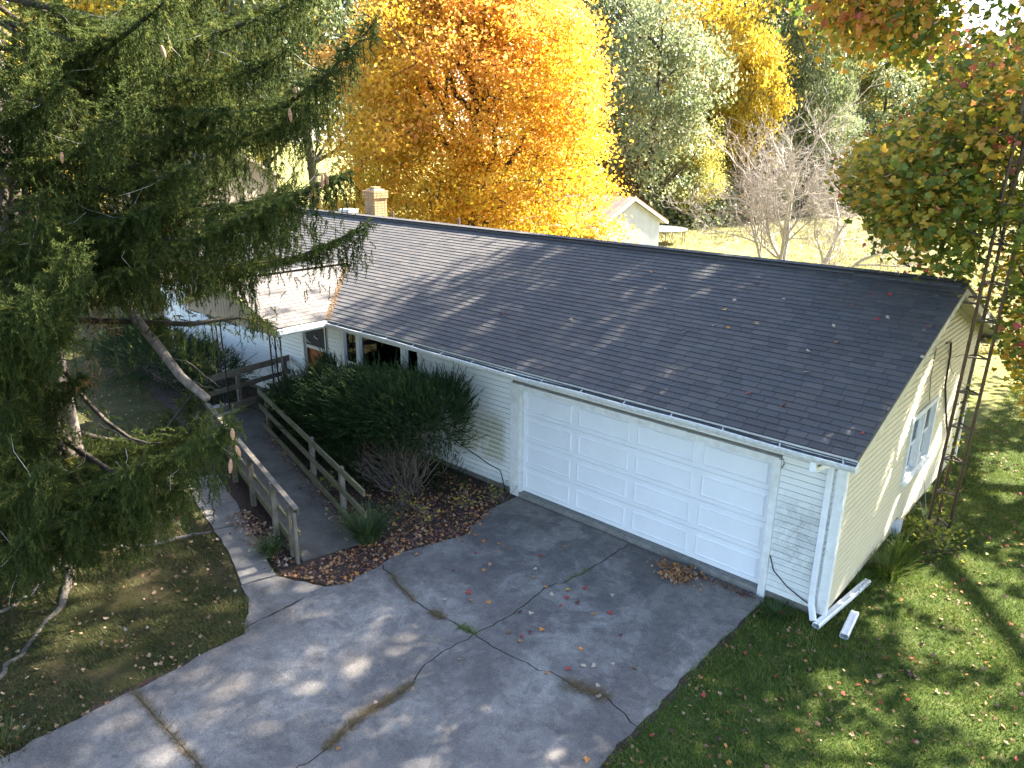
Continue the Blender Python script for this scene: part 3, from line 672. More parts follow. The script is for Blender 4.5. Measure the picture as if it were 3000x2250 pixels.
while x < PXE-.3:
    w = .135; z1a = porch_z(x)-.055; z1b = porch_z(x+w)-.055
    if min(z1a, z1b) > ZE+.02:
        MB().hexa([(x, PYF+.005, ZE-.019), (x+w-.018, PYF+.005, ZE-.019), (x+w-.018, PYF+.045, ZE-.019), (x, PYF+.045, ZE-.019), (x, PYF+.005, z1a), (x+w-.018, PYF+.005, z1b), (x+w-.018, PYF+.045, z1b), (x, PYF+.045, z1a)]).build('gable_board', 'tan', house)
    x += w
MB().poly([(PXW+.3, PYF+.05, ZE-.01), (PXE-.3, PYF+.05, ZE-.01), (PCX, PYF+.05, PZR-.1)], (0, .04, 0)).build('gable_backing', 'deck', house)
# wrought iron posts
def scroll(m, x, y, z, s, w=.07):
    a = np.linspace(0, 4.2, 14); r_ = w*(1-.16*a)
    m.tube(np.stack([x+s*(w-np.cos(a)*r_), np.full_like(a, y), z+np.sin(a)*r_], 1), .006, 4)
def iron_post(x0, x1, y, z0, z1):
    m = MB(); xm = (x0+x1)/2
    for x in (x0, xm, x1): m.box(x-.0125, x+.0125, y-.0125, y+.0125, z0, z1)
    z = z0+.12
    while z < z1-.3:
        for xa, xb in ((x0, xm), (xm, x1)):
            m.tube([(xa, y, z), ((xa+xb)/2, y, z+.20), (xb, y, z)], .007, 4); m.tube([(xa, y, z+.42), ((xa+xb)/2, y, z+.22), (xb, y, z+.42)], .007, 4)
            scroll(m, xa, y, z+.46, 1); scroll(m, xb, y, z+.46, -1)
        z += .62
    m.box(x0-.03, x1+.03, y-.04, y+.04, z0-.012, z0).box(x0-.03, x1+.03, y-.04, y+.04, z1, z1+.008)
    return m.build('porch_post', 'iron', house)
iron_post(-13.95, -13.52, -1.9, .30, ZE-.195); iron_post(-11.38, -10.90 -.06, -1.9, .22, ZE-.195)
MB().tube([(-11.0, -OY-.05, ZE-.12), (-11.02, -OY-.05, 1.6), (-11.0, -OY-.05, .3)], .012, 5).build('rain_chain', 'iron', house)
# chimney
chx0, chx1, chy0, chy1 = -16.62, -16.12, 4.8, 5.28
ch = box('chimney', 'mortar', house, chx0+.022, chx1-.022, chy0+.022, chy1-.022, 3.2, 4.97)
bl, bh, bd, jt = .20, .066, .09, .012
def bricks_row(z, x0, x1, y0, y1, ph):
    for (ax, fix, a0, a1, s) in (('x', y0, x0, x1, 1), ('x', y1, x0, x1, -1), ('y', x0, y0, y1, 1), ('y', x1, y0, y1, -1)):
        a = a0+(bd+jt if ax == 'y' else 0)-(.1 if ph and ax == 'x' else 0)-(.05 if ph and ax == 'y' else 0); e = a1-(bd+jt if ax == 'y' else 0)
        lo = a0+(bd+jt if ax == 'y' else 0)
        while a < e-.03:
            p, q = max(a, lo), min(a+bl-jt, e)
            if e-q < .05: q = e
            if q-p > .03:
                dd = bd if s == 1 else -bd
                f0, f1 = sorted((fix, fix+dd)); j = rng.uniform(-.002, .002)
                if ax == 'x': box('brick', 'brick', ch, p, q, f0+j, f1+j, z, z+bh)
                else: box('brick', 'brick', ch, f0+j, f1+j, p, q, z, z+bh)
            a += bl
z = 4.1; r_ = 0
while z < 4.98:
    e = .035 if z > 4.80 else 0
    bricks_row(z, chx0-e, chx1+e, chy0-e, chy1+e, r_ % 2); z += bh+jt; r_ += 1
box('chimney_cap', 'mortar', ch, chx0+.04, chx1-.04, chy0+.04, chy1-.04, z-.02, z+.03)
box('flue', 'brick', ch, chx0+.13, chx1-.13, chy0+.12, chy1-.12, z+.03, z+.10)
for x, y in ((-14.9, 4.5), (-12.0, 4.4)): MB().tube([(x, y, 4.0), (x, y, 4.52)], .04, 8).build('vent_pipe', 'steel', house)
MB().box(-17.6, -17.1, 4.5, 4.9, 4.3, 4.42).build('roof_vent', 'alu', house)
# utility bits on the end wall
MB().tube([(.03, 4.62, 3.18), (.06, 4.85, 3.16), (.05, 5.05, 2.9), (.04, 5.2, 2.26), (.045, 5.9, 1.4), (.05, 6.3, .97)], .018, 6).build('conduit', 'cable', house)
MB().tube([(.025, 3.95, 3.23), (.03, 3.93, 2.69), (.03, 4.1, 2.35), (.04, 4.18, 2.19), (.045, 3.26, 2.19)], .006, 5).build('wall_wire', 'cable', house)
MB().box(.015, .12, 3.2, 3.42, -.02, .2).tube([(.06, 3.3, -.02), (.06, 3.32, -.35)], .025, 6).build('outlet_box', 'corr', house)
MB().tube([(-7.9, -.02, .62), (-7.4, -.03, .52), (-6.7, -.03, .34), (-6.38, -.03, .30), (-6.33, -.035, .2), (-6.25, -.05, -.02), (-6.16, -.10, -.09)], .009, 5).build('wall_cable', 'cable', house)
MB().tube([(-.86, -.03, .62), (-.78, -.04, .40), (-.55, -.04, .22), (-.3, -.05, .12), (-.22, -.06, .10)], .009, 5).tube([(-.9, -.05, 2.19), (-.84, -.06, 2.21), (-.82, -.06, 2.14), (-.86, -.04, 2.06)], .007, 5).build('wall_cable', 'cable', house)

# ------------------------------------------------------------------ wheelchair ramp
ramp_o = thing('wheelchair_ramp', (-9.5, -3.0, ZG), 'weathered wooden wheelchair ramp with railings leading to the front door', 'ramp')
RO = np.array([-6.93, -4.25]); RD = np.array([-.972, .235]); RN = np.array([.235, .972]); RW = 1.12; RLEN = 5.5
def rz(s): return -.075+.30*min(max(s, 0)/RLEN, 1)
def rp(s, n, z): q = RO+RD*s+RN*n; return (q[0], q[1], z)
ss = [0, 1.22, 2.44, 3.66, 4.88, RLEN]
for a, b in zip(ss[:-1], ss[1:]):
    a += .004; z0, z1 = rz(a), rz(b)
    MB().hexa([rp(a, .02, z0-.03), rp(b, .02, z1-.03), rp(b, RW-.02, z1-.03), rp(a, RW-.02, z0-.03), rp(a, .02, z0), rp(b, .02, z1), rp(b, RW-.02, z1), rp(a, RW-.02, z0)]).build('deck_sheet', 'ramp', ramp_o)
zl = rz(RLEN)
lp = [rp(RLEN+.005, -.02, zl), rp(RLEN+.005, RW, zl), (-12.1, -.7, zl), (-12.1, -.15, zl), (-13.62, -.15, zl), (-13.42, -2.62, zl)]
MB().poly(lp, (0, 0, -.04)).build('landing', 'ramp', ramp_o)
def rail(n, off, z0, z1, s0, s1, h, mat, name='rail', w=.04):
    a, b = np.array(rp(s0, n+off, z0)), np.array(rp(s1, n+off, z1)); MB().beam(a, b, w, h).build(name, mat, ramp_o, bevel=.004)
# near side
for s, top in ((.02, .83), (.28, .86), (1.10, .92), (2.45, .90), (3.7, .93), (4.95, .95)):
    a = rp(s, -.055, ZG-.1); b = rp(s, -.055, top)
    MB().beam(a, b, .09 if s > .3 or s < .01 else .05, .09, (RD[0], RD[1], 0)).build('post', 'wood', ramp_o, bevel=.006)
rail(0, .012, .82, .93, .0, 5.6, .10, 'wood_moss'); rail(0, -.02, .89, 1.0, -.02, 5.6, .035, 'wood', 'rail_cap', .09)
rail(0, .012, .42, .56, .0, 5.6, .085, 'wood_moss'); rail(0, .012, .06, .30, .05, 5.6, .11, 'wood_moss', 'kerb_board')
# far side
for s, top in ((1.05, .92), (2.55, .98), (5.35, 1.10)):
    MB().beam(rp(s, RW+.06, ZG-.1), rp(s, RW+.06, top), .09, .09, (RD[0], RD[1], 0)).build('post', 'wood', ramp_o, bevel=.006)
rail(RW, .0, .88, 1.06, -.1, 5.75, .12, 'wood_moss'); rail(RW, .0, .48, .70, -.1, 5.75, .11, 'wood_moss'); rail(RW, .0, .05, .30, .25, 5.6, .12, 'wood_moss', 'kerb_board')
# rail across the back of the landing
def brail(z, h, y0=-2.72, y1=.0): MB().beam((-13.44+(-2.72-y0)*.12, y0, z), (-13.75, y1-.05, z), .04, h).build('rail', 'wood', ramp_o, bevel=.004)
brail(1.18, .15); brail(.82, .11); brail(.36, .16)
for x, y in ((-13.66, -1.50), (-13.80, -.12), (-13.47, -2.66)): MB().box(x-.13, x-.04, y-.045, y+.045, ZG-.1, 1.16).build('post', 'wood', ramp_o, bevel=.006)
MB().beam((-13.42, -2.70, .93), rp(5.55, -.02, .93), .04, .12).build('rail', 'wood_moss', ramp_o)
o = box('step_block', 'stone', None, -14.15, -13.35+-.12, -2.12, -1.68, ZG, .288, bevel=.02); tag(o, 'pale concrete block under the left iron porch post', 'concrete block')
o = box('loose_brick', 'red_brick', None, -13.25, -13.02, -.75, -.62, zl, zl+.065, bevel=.006); tag(o, 'single red brick lying on the ramp landing', 'brick')

# ------------------------------------------------------------------ antenna tower
tw = thing('antenna_tower', (.55, 4.06, ZG), 'rusty three-legged lattice antenna tower standing beside the end wall', 'tower')
LEG = [np.array([.42, 3.96]), np.array([.74, 4.03]), np.array([.50, 4.26])]
def tp(i, z): return (LEG[i][0]+.018*z, LEG[i][1]+.004*z, z)
for i in range(3): MB().tube([tp(i, -.2), tp(i, 6), tp(i, 12.)], .027, 8).build('leg', 'steel', tw, smooth=True)
z = .05; k = 0
while z < 11.8:
    for i in range(3):
        MB().tube([tp(i, z), tp((i+1) % 3, z)], .016, 6).build('rung', 'steel', tw)
        if k % 2 == 0 and i != 1: MB().tube([tp(i, z), tp((i+1) % 3, z+.10)], .008, 5).build('brace', 'steel', tw)
    z += .62; k += 1
MB().tube([tp(0, 4.05), (.1, 3.95, 4.05), (.02, 3.95, 4.02)], .022, 6).build('wall_bracket', 'steel', tw); MB().tube([tp(2, 4.12), (.02, 4.1, 4.1)], .022, 6).build('wall_bracket', 'steel', tw)
MB().tube([(.03, 4.9, 3.0), (.2, 4.6, 2.7), tp(2, 2.55)], .004, 4).tube([tp(0, 3.2), (.1, 3.7, 3.05), (.03, 3.5, 3.45)], .004, 4).build('guy_wire', 'cable', tw)
q = np.linspace(0, 1, 14)
MB().tube(np.stack([.03+.38*q, 3.55+.5*q+.2*np.sin(q*5), .35*np.sin(q*3.1)+.05], 1), .007, 5).tube(np.stack([.05+.4*q, 4.4-.35*q, .75*(1-q)+.12*np.sin(q*6)], 1), .006, 5).build('loose_cable', 'gcable', tw)

# ------------------------------------------------------------------ lengths of downspout lying on the lawn
def pipe(name, a, b, w, h, label):
    a = np.array(a, float); b = np.array(b, float); d = unit(b-a); x = np.cross(d, (0, 0, 1)); x = unit(x); y = np.cross(x, d); m = MB()
    pr_ = []
    for sx, sy, e in ((-1, -1, 0), (1, -1, 0), (1, 1, 0), (-1, 1, 0)):
        c = .3
        pts = [(sx*w/2*(1-c), sy*h/2), (sx*w/2, sy*h/2*(1-c))]
        if sx*sy > 0: pts = pts[::-1] if False else pts
        pr_.append(pts)
    ringp = [(-.35*w, -.5*h), (.35*w, -.5*h), (.5*w, -.3*h), (.5*w, .3*h), (.35*w, .5*h), (.12*w, .44*h), (-.12*w, .44*h), (-.35*w, .5*h), (-.5*w, .3*h), (-.5*w, -.3*h)]
    n = len(ringp)
    A = np.array([a+x*p+y*q for p, q in ringp]); B = np.array([b+x*p+y*q for p, q in ringp]); i = np.arange(n); j = (i+1) % n
    m.add(np.vstack([A, B]), np.stack([i, j, j+n, i+n], -1))
    o = m.build(name, 'white', None); s_ = o.modifiers.new('wall', 'SOLIDIFY'); s_.thickness = .003
    return tag(o, label, 'pipe')
pipe('downspout_pipe', (.01, -.30, -.055), (.19, 1.40, -.05), .10, .075, 'long white loose length of downspout lying on grass by corner')
pipe('downspout_pipe', (.39, -.26, -.06), (.32, .41, -.06), .11, .075, 'short white offcut of downspout lying on the grass')

# ------------------------------------------------------------------ shed, trampoline, neighbour house
shed = thing('shed', (-24, 24, ZG), 'pale corrugated metal shed with red tin roof behind orange maple', 'shed')
sx0, sx1, sy0, sy1, sh = -29.5, -19.3, 21., 27.2, 2.4; sm = (sy0+sy1)/2; sr = sh+.42*(sy1-sy0)/2
def corr(pl0, pl1, z0f, z1f, mat, name, nrm, step=.075):
    p0 = np.array(pl0, float); p1 = np.array(pl1, float); L = np.linalg.norm(p1-p0); n = int(L/step)*2+1; t = np.linspace(0, 1, n)
    off = np.where(np.arange(n) % 2 == 0, 0, .022)
    xy = p0+(p1-p0)*t[:, None]+np.array(nrm)*off[:, None]
    a = np.column_stack([xy, [z0f(q) for q in t]]); b = np.column_stack([xy, [z1f(q) for q in t]]); i = np.arange(n-1)
    return mk(name, np.vstack([a, b]), [np.stack([i, i+1, i+1+n, i+n], -1)], mat, shed)
corr((sx1, sy0), (sx1, sy1), lambda q: ZG, lambda q: sh+.42*(sy1-sy0)*(.5-abs(q-.5)), 'corr', 'gable_sheeting', (1, 0))
corr((sx0, sy0), (sx1, sy0), lambda q: ZG, lambda q: sh, 'corr2', 'side_sheeting', (0, -1), .12)
box('rear_sheeting', 'corr', shed, sx0, sx1, sy1-.02, sy1, ZG, sh); box('far_sheeting', 'corr', shed, sx0, sx0+.02, sy0, sy1, ZG, sh)
for sg in (1, -1):
    ye = (sy0-.4) if sg == 1 else (sy1+.4); ze = sh-.42*.4
    n = 60; xr = np.linspace(sx0-.3, sx1+.32, n); of = np.where(np.arange(n) % 3 == 0, .035, 0)
    a = np.stack([xr, np.full(n, ye), ze+.10+of], 1); b = np.stack([xr, np.full(n, sm), sr+.10+of], 1); i = np.arange(n-1)
    o = mk('roof_sheet', np.vstack([a, b]), [np.stack([i, i+1, i+1+n, i+n], -1)], 'rust_roof', shed); s_ = o.modifiers.new('t', 'SOLIDIFY'); s_.thickness = .02
    MB().hexa([(sx1+.28, ye, ze-.08), (sx1+.31, ye, ze-.08), (sx1+.31, sm, sr-.08), (sx1+.28, sm, sr-.08), (sx1+.28, ye, ze+.11), (sx1+.31, ye, ze+.11), (sx1+.31, sm, sr+.11), (sx1+.28, sm, sr+.11)]).build('rake_board', 'cream', shed)
    MB().hexa([(sx1+.03, ye, ze+.02), (sx1+.28, ye, ze+.02), (sx1+.28, sm, sr+.02), (sx1+.03, sm, sr+.02), (sx1+.03, ye, ze+.05), (sx1+.28, ye, ze+.05), (sx1+.28, sm, sr+.05), (sx1+.03, sm, sr+.05)]).build('rake_soffit', 'cream', shed)
    box('eave_board', 'cream', shed, sx0-.3, sx1+.28, ye-.015, ye+.015, ze-.06, ze+.08)
tr = thing('trampoline', (-24.3, 35.6, ZG), 'round faded trampoline on metal legs beside the shed', 'trampoline')
a = np.linspace(0, 2*math.pi, 33); tc = np.array([-24.3, 35.6])
mk('mat', np.column_stack([tc[0]+1.65*np.cos(a[:-1]), tc[1]+1.65*np.sin(a[:-1]), np.full(32, .84)]), [np.arange(32)[None]], 'net', tr)
MB().tube(np.column_stack([tc[0]+1.85*np.cos(a), tc[1]+1.85*np.sin(a), np.full(33, .86)]), .05, 6).build('frame', 'stone', tr)
b1 = np.column_stack([tc[0]+1.62*np.cos(a), tc[1]+1.62*np.sin(a), np.full(33, .85)]); b2 = np.column_stack([tc[0]+1.86*np.cos(a), tc[1]+1.86*np.sin(a), np.full(33, .87)]); i = np.arange(32)
mk('spring_pad', np.vstack([b1, b2]), [np.stack([i, i+33, i+34, i+1], -1)], 'stone', tr)
for q in range(8):
    c, s = math.cos(q*math.pi/4), math.sin(q*math.pi/4); MB().tube([(tc[0]+1.83*c, tc[1]+1.83*s, .85), (tc[0]+1.83*c, tc[1]+1.83*s, ZG)], .03, 6).build('leg', 'steel', tr)
nb0 = ground_at(600, 60); nbh = thing('neighbour_house', tuple(nb0), 'tan house with dark standing-seam metal roof glimpsed behind the spruce', 'house')
def nbox(x0, x1, y0, y1, ridge, eave, axis='x'):
    x0 += nb0[0]; x1 += nb0[0]; y0 += nb0[1]; y1 += nb0[1]
    w = MB().box(x0, x1, y0, y1, ZG, eave)
    if axis == 'x':
        m_ = (y0+y1)/2; w.poly([(x1, y0, eave), (x1, y1, eave), (x1, m_, ridge-.1)], (-.1, 0, 0)); w.build('wall', 'tan_siding', nbh)
        for ye in (y0-.5, y1+.5):
            ze = eave-.5*(ridge-eave)/((y1-y0)/2); r_ = MB()
            v = np.array([(x0-.4, ye, ze), (x1+.4, ye, ze), (x1+.4, m_, ridge), (x0-.4, m_, ridge)], float); r_.hexa(np.vstack([v, v+np.array([0, 0, .08])])); rr_ = r_.build('roof', 'metalroof', nbh)
            for x in np.arange(x0-.3, x1+.4, .5): MB().beam((x, ye, ze+.10), (x, m_, ridge+.10), .04, .05).build('roof_seam', 'metalroof', rr_)
            MB().beam((x1+.41, ye, ze), (x1+.41, m_, ridge), .03, .22).build('rake_board', 'tan', nbh)
    else:
        m_ = (x0+x1)/2; w.poly([(x0, y0, eave), (x1, y0, eave), (m_, y0, ridge-.1)], (0, .1, 0)); w.build('wall', 'tan_siding', nbh)
        for xe in (x0-.5, x1+.5):
            ze = eave-.5*(ridge-eave)/((x1-x0)/2); v = np.array([(xe, y0-.4, ze), (xe, y1+.4, ze), (m_, y1+.4, ridge), (m_, y0-.4, ridge)], float)
            rr_ = MB().hexa(np.vstack([v, v+np.array([0, 0, .08])])).build('roof', 'metalroof', nbh)
            for y in np.arange(y0-.3, y1+.4, .5): MB().beam((xe, y, ze+.10), (m_, y, ridge+.10), .04, .05).build('roof_seam', 'metalroof', rr_)
nbox(-14, 1.5, -2, 6, 5.8, 3.6, 'x'); nbox(-8, -1, -6, -2.1, 5.2, 3.3, 'y')
MB().box(nb0[0]-7, nb0[0]-6.2, nb0[1]+2, nb0[1]+2.8, 4, 7.2).build('chimney', 'red_brick', nbh)
for x in (-10, -7.5, 0, 2.2): box('window', 'screen', nbh, nb0[0]+x, nb0[0]+x+1.2, nb0[1]-2.03, nb0[1]-1.99, 1.1, 2.4)

# ------------------------------------------------------------------ trees
def curve(p0, p1, sag=0., n=6, wob=0., r=rng):
    t = np.linspace(0, 1, n)[:, None]; p0 = np.asarray(p0, float); p1 = np.asarray(p1, float)
    q = p0+(p1-p0)*t; q[:, 2] += sag*np.sin(t[:, 0]*math.pi)
    if wob: q[1:-1] += r.normal(size=(n-2, 3))*wob
    return q
def crown_tree(name, base, label, cat, group, height, cz, rad, ncl, lpc, lsize, lmat, bark, tonef, clr=.9, tr_r=.3, limbs=10, keep=None, extra=None, lean=(0, 0), tmpl=LEAF4, seed=0, split=.28, twigr=.012, upb=.6, shell=.45, taper=0, gapf=None, leafkeep=None, ascend=False):
    """tapered trunk and limbs, twigs to every leaf clump, leaves spread through clumps"""
    r = np.random.default_rng(seed); base = np.asarray(base, float)
    root = thing(name, tuple(base), label, cat, group)
    c = base+np.array([lean[0], lean[1], cz]); top = base+np.array([lean[0], lean[1], height*.93])
    trunk = curve(base, top, 0, 9, .12, r); th = np.linspace(0, 1, 9); trad = tr_r*(1-th)**.8+.02; trad[0] *= 1.35
    wood = MB(); wood.tube(trunk, trad, 9)
    v = unit(r.normal(size=(ncl, 3))); rr = (shell+(1-shell)*r.random(ncl))**(1/1.6)
    lob = 1+.16*np.sin(v[:, 0]*5+seed)*np.cos(v[:, 1]*4+1)+.10*np.sin(v[:, 2]*7+2*seed)
    cl = c+v*rr[:, None]*lob[:, None]*np.asarray(rad)
    if taper: k_ = 1-taper*np.clip(cl[:, 2]-c[2]+2, 0, 99); cl[:, :2] = c[:2]+(cl[:, :2]-c[:2])*k_[:, None]
    if keep is not None: cl = cl[keep(cl)]
    if extra is not None: cl = np.vstack([cl, extra])
    if gapf is not None: cl = cl[gapf(cl, r)]
    # limbs
    lims = []
    for k in range(limbs):
        a = k*2.4+r.random(); f = split+(.80-split)*(k+.5)/limbs; i = f*8; i0 = int(i); p0 = trunk[i0]+(trunk[min(i0+1, 8)]-trunk[i0])*(i-i0)
        up = .25+.9*f if not ascend else .9+1.1*f
        d = np.array([math.cos(a), math.sin(a), up]); e = c+unit(d*np.array([1, 1, .8]))*np.asarray(rad)*(.62+.2*r.random())
        if f < .45 and not ascend: e[2] = min(e[2], p0[2]+np.linalg.norm(e[:2]-p0[:2])*.6)
        q = curve(p0, e, -.06*np.linalg.norm(e-p0), 7, .10, r); rd = tr_r*(.55-.3*f)*(1-np.linspace(0, 1, 7))**.7+.018
        if keep is not None:
            ok = keep(q)
            if not ok[-1]:
                n_ok = 7
                while n_ok > 2 and not ok[n_ok-1]: n_ok -= 1
                q = q[:n_ok]; rd = rd[:n_ok]
        wood.tube(q, rd, 6); lims.append(q)
    LP = np.vstack(lims+[trunk[4:]])
    od = np.argsort([np.min(np.linalg.norm(LP-p, axis=1)) for p in cl]); nl = len(LP); buf = np.empty((nl+len(cl), 3)); buf[:nl] = LP
    for p in cl[od]:
        d2 = np.linalg.norm(buf[:nl]-p, axis=1)+.5*np.maximum(0, buf[:nl, 2]-p[2]); j = np.argmin(d2); s = buf[j].copy(); buf[nl] = p; nl += 1
        if d2[j] > .3: wood.tube(curve(s, p, -.05*d2[j], 4, .03, r), np.linspace(twigr*(1+.5*min(d2[j], 3)), twigr*.5, 4), 4, False)
    wood.build('trunk', bark, root, smooth=True)
    n = len(cl)*lpc; ci = np.repeat(np.arange(len(cl)), lpc)
    g = r.normal(size=(n, 3))*np.array([1, 1, .62])*clr*.5*(.7+.6*r.random(len(cl)))[ci][:, None]
    p = cl[ci]+g
    if leafkeep is not None:
        kk = leafkeep(p, r); p, ci = p[kk], ci[kk]; n = len(p)
    tone = np.clip(tonef(cl, r)[ci]+r.normal(size=n)*.09, 0, 1)
    V, F, T = leaves(p, lsize*(.7+.6*r.random(n)), tone, tmpl, upb)
    mk('crown', V, F, lmat, root, T)
    return root

# the orange maple behind the house
mb = ground_at(1385, 36)
def mt(cl, r):
    h = (cl[:, 2]-2)/14
    return np.clip(.17+.5*h+.17*r.normal(size=len(cl))+.10*np.sin(cl[:, 0]*.9), 0, 1)
crown_tree('orange_maple', mb, 'big glowing orange and yellow maple behind the house ridge', 'tree', None, 17., 8.4, (7.4, 7.4, 8.0), 1100, 150, .155, 'maple', 'dbark', mt, 1.0, .36, 18, seed=3, split=.10, twigr=.020, shell=.30, taper=.055, ascend=True)

# the two maples at the right edge, trunks outside the picture
BU = np.array([(-5000, 2900), (-60, 2380), (0, 2440), (90, 2480), (140, 2640), (165, 2760), (230, 2770), (300, 2740), (390, 2610), (450, 2535), (520, 2500), (600, 2530), (690, 2600), (760, 2660), (800, 2690), (840, 2800), (900, 2870), (1000, 2955), (1120, 2995), (1200, 3060), (9000, 3060)], float)
def rkeep(p, m=25):
    u, v, d = pix(p); b = np.interp(v, BU[:, 0], BU[:, 1])
    k = u > b+m
    hole = (np.hypot((u-2820)/75, (v-60)/80) < 1) | (np.hypot((u-2895)/45, (v-275)/40) < 1) | (np.hypot((u-2700)/90, (v-20)/55) < .8)
    infr = (v > -40) & (u < 3060)
    return (d < 1) | (k & ~hole) | (~infr & (v < -40))
LITG = [((1.7, 1.9), (1.5, .8), .97), ((1.3, .5), (.8, .35), .95), ((2.1, -.7), (.8, .4), .96), ((2.7, -1.9), (.6, .4), .96), ((.7, -1.3), (.4, .28), .95), ((1.2, -2.3), (.4, .3), .95), ((2.0, -3.4), (.35, .3), .95), ((3.2, 3.4), (.9, .7), .95), ((1.2, 3.2), (.6, .4), .95), ((2.0, 8.), (1.5, 2.), .9)]
def sun_gap(p, r):  # crown gaps shaped so sun patches fall on chosen lawn and wall spots
    t = (p[:, 2]-ZG)/SUNV[2]; gx_, gy_ = p[:, 0]-SUNV[0]*t, p[:, 1]-SUNV[1]*t; k = np.ones(len(p), bool)
    for (cx, cy), (rx, ry), pr_ in LITG: k &= ~((np.hypot((gx_-cx)/rx, (gy_-cy)/ry) < 1) & (r.random(len(p)) < pr_))
    t = (p[:, 0]-.0)/SUNV[0]; wy, wz = p[:, 1]-SUNV[1]*t, p[:, 2]-SUNV[2]*t
    k &= ~((t > 0) & (wy > .4) & (wy < 6.8) & (wz > -.2) & (wz < 3.0) & (np.sin(wy*3.4-wz*3.9+.5*np.sin(wy*2.)) > .42) & (r.random(len(p)) < .96))
    return k
def leaf_gap(p, r):
    k = sun_gap(p, r); u, v, d = pix(p); tl = 2774+(1231-v)*.229+28
    k &= ~((np.abs(u-tl) < 50) & ((v > 660) | ((v > 420) & (v < 560))) & (d < 16) & (r.random(len(p)) < .88))
    b = np.interp(v, BU[:, 0], BU[:, 1]); k &= ~((u < b-20-75*r.random(len(p))**2) & (v > 150) & (v < 1300) & (d > 0))
    return k
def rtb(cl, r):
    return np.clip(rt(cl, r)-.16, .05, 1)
def rt(cl, r):
    q = np.sin(cl[:, 0]*1.3+cl[:, 2]*.8)*.5+np.sin(cl[:, 1]*1.1-cl[:, 2]*1.2)*.5
    return np.clip(.53+.24*q+.15*r.normal(size=len(cl)), .05, 1)
ex = []
while len(ex) < 330:
    u, v = rng.uniform(2500, 3100), rng.uniform(160, 1120); d = rng.uniform(11, 17)
    p = P(u, v, d)
    if rkeep(p[None], 25)[0] and p[1] > .3 and (p[0] > .1 or p[2] > 5.2): ex.append(p)
for _ in range(26):
    v = rng.uniform(330, 800); ex.append(P(np.interp(v, BU[:, 0], BU[:, 1])+rng.uniform(-70, 10), v, rng.uniform(13, 17)))
crown_tree('turning_maple', (7.0, 5.5, ZG), 'nearest maple at right edge, leaves turning green, yellow and red', 'tree', None, 16, 9.0, (6.6, 6.6, 6.6), 280, 70, .108, 'rmaple', 'dbark', rt, .95, .34, 12, gapf=sun_gap, leafkeep=leaf_gap, keep=rkeep, extra=np.array(ex), tmpl=MAPLE, seed=5, upb=.9)
ex = []
while len(ex) < 70:
    u, v = rng.uniform(2430, 2780), rng.uniform(-60, 170); d = rng.uniform(19, 25); p = P(u, v, d)
    if rkeep(p[None], 15)[0]: ex.append(p)
def bkeep(p):  # right side of the crown thinned to let sun onto near maple and lawn
    return rkeep(p) & ~((p[:, 0] > 5.2) & (np.sin(p[:, 0]*3.1+p[:, 1]*5.3+p[:, 2]*7.7) > -.65))
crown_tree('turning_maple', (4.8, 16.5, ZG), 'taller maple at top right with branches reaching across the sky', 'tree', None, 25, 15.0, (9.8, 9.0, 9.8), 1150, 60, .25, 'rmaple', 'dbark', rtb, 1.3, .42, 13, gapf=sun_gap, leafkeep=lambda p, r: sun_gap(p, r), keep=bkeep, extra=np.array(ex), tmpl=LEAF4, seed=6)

# woods beyond the field: shared crowns, one tree each
CROWNS = []
for s in range(6):
    r = np.random.default_rng(50+s); ncl, lpc = 270, 58
    v = unit(r.normal(size=(ncl, 3))); rr = (.25+.75*r.random(ncl))**(1/2.); lob = 1+.22*np.sin(v[:, 0]*4+s)*np.cos(v[:, 1]*5+s)+.14*np.sin(v[:, 2]*6+s*2)
    cl = v*(rr*lob)[:, None]*np.array([.34, .34, .42])+np.array([0, 0, .56]); cl[:, 2] = np.maximum(cl[:, 2], .09)
    ci = np.repeat(np.arange(ncl), lpc); p = cl[ci]+r.normal(size=(ncl*lpc, 3))*np.array([.036, .036, .026])
    tone = np.clip(.5+.22*r.normal(size=ncl)[ci]+.14*r.normal(size=ncl*lpc), 0, 1)
    V, F, T = leaves(p, .0175*(.6+.8*r.random(len(p))), tone, LEAF4, .5)
    o = mk('crown', V, F, 'w_green', None, T); me = o.data; bpy.data.objects.remove(o)
    w = MB(); tk = curve((0, 0, 0), (r.normal()*.02, r.normal()*.02, .86), 0, 7, .008, r); w.tube(tk, .020*(1-np.linspace(0, 1, 7))**.8+.002, 7)
    for k in range(12):
        a = k*2.4; p0 = tk[1+k % 5]; w.tube(curve(p0, p0+np.array([math.cos(a)*.24, math.sin(a)*.24, .10+.12*r.random()]), -.01, 5, .008, r), np.linspace(.007, .0012, 5), 4, False)
    o = w.build('trunk', 'dbark', None, smooth=True); tm = o.data; bpy.data.objects.remove(o); CROWNS.append((me, tm))
def wood_tree(u, d, h, wid, lm, label, group=None, k=None, name='wood_tree', bark='dbark'):
    b = ground_at(u, d); root = thing(name, tuple(b), label, 'tree', group); k = rng.integers(6) if k is None else k
    rz_ = rng.uniform(0, 6.28)
    for me, nm_, mt_ in ((CROWNS[k][0], 'crown', lm), (CROWNS[k][1], 'trunk', bark)):
        o = bpy.data.objects.new(nm_, me); COL.objects.link(o); o.parent = root; o.scale = (h*wid, h*wid, h); o.rotation_euler = (0, 0, rz_)
        if nm_ == 'crown': o.material_slots[0].link = 'OBJECT'; o.material_slots[0].material = M[mt_]
    return root
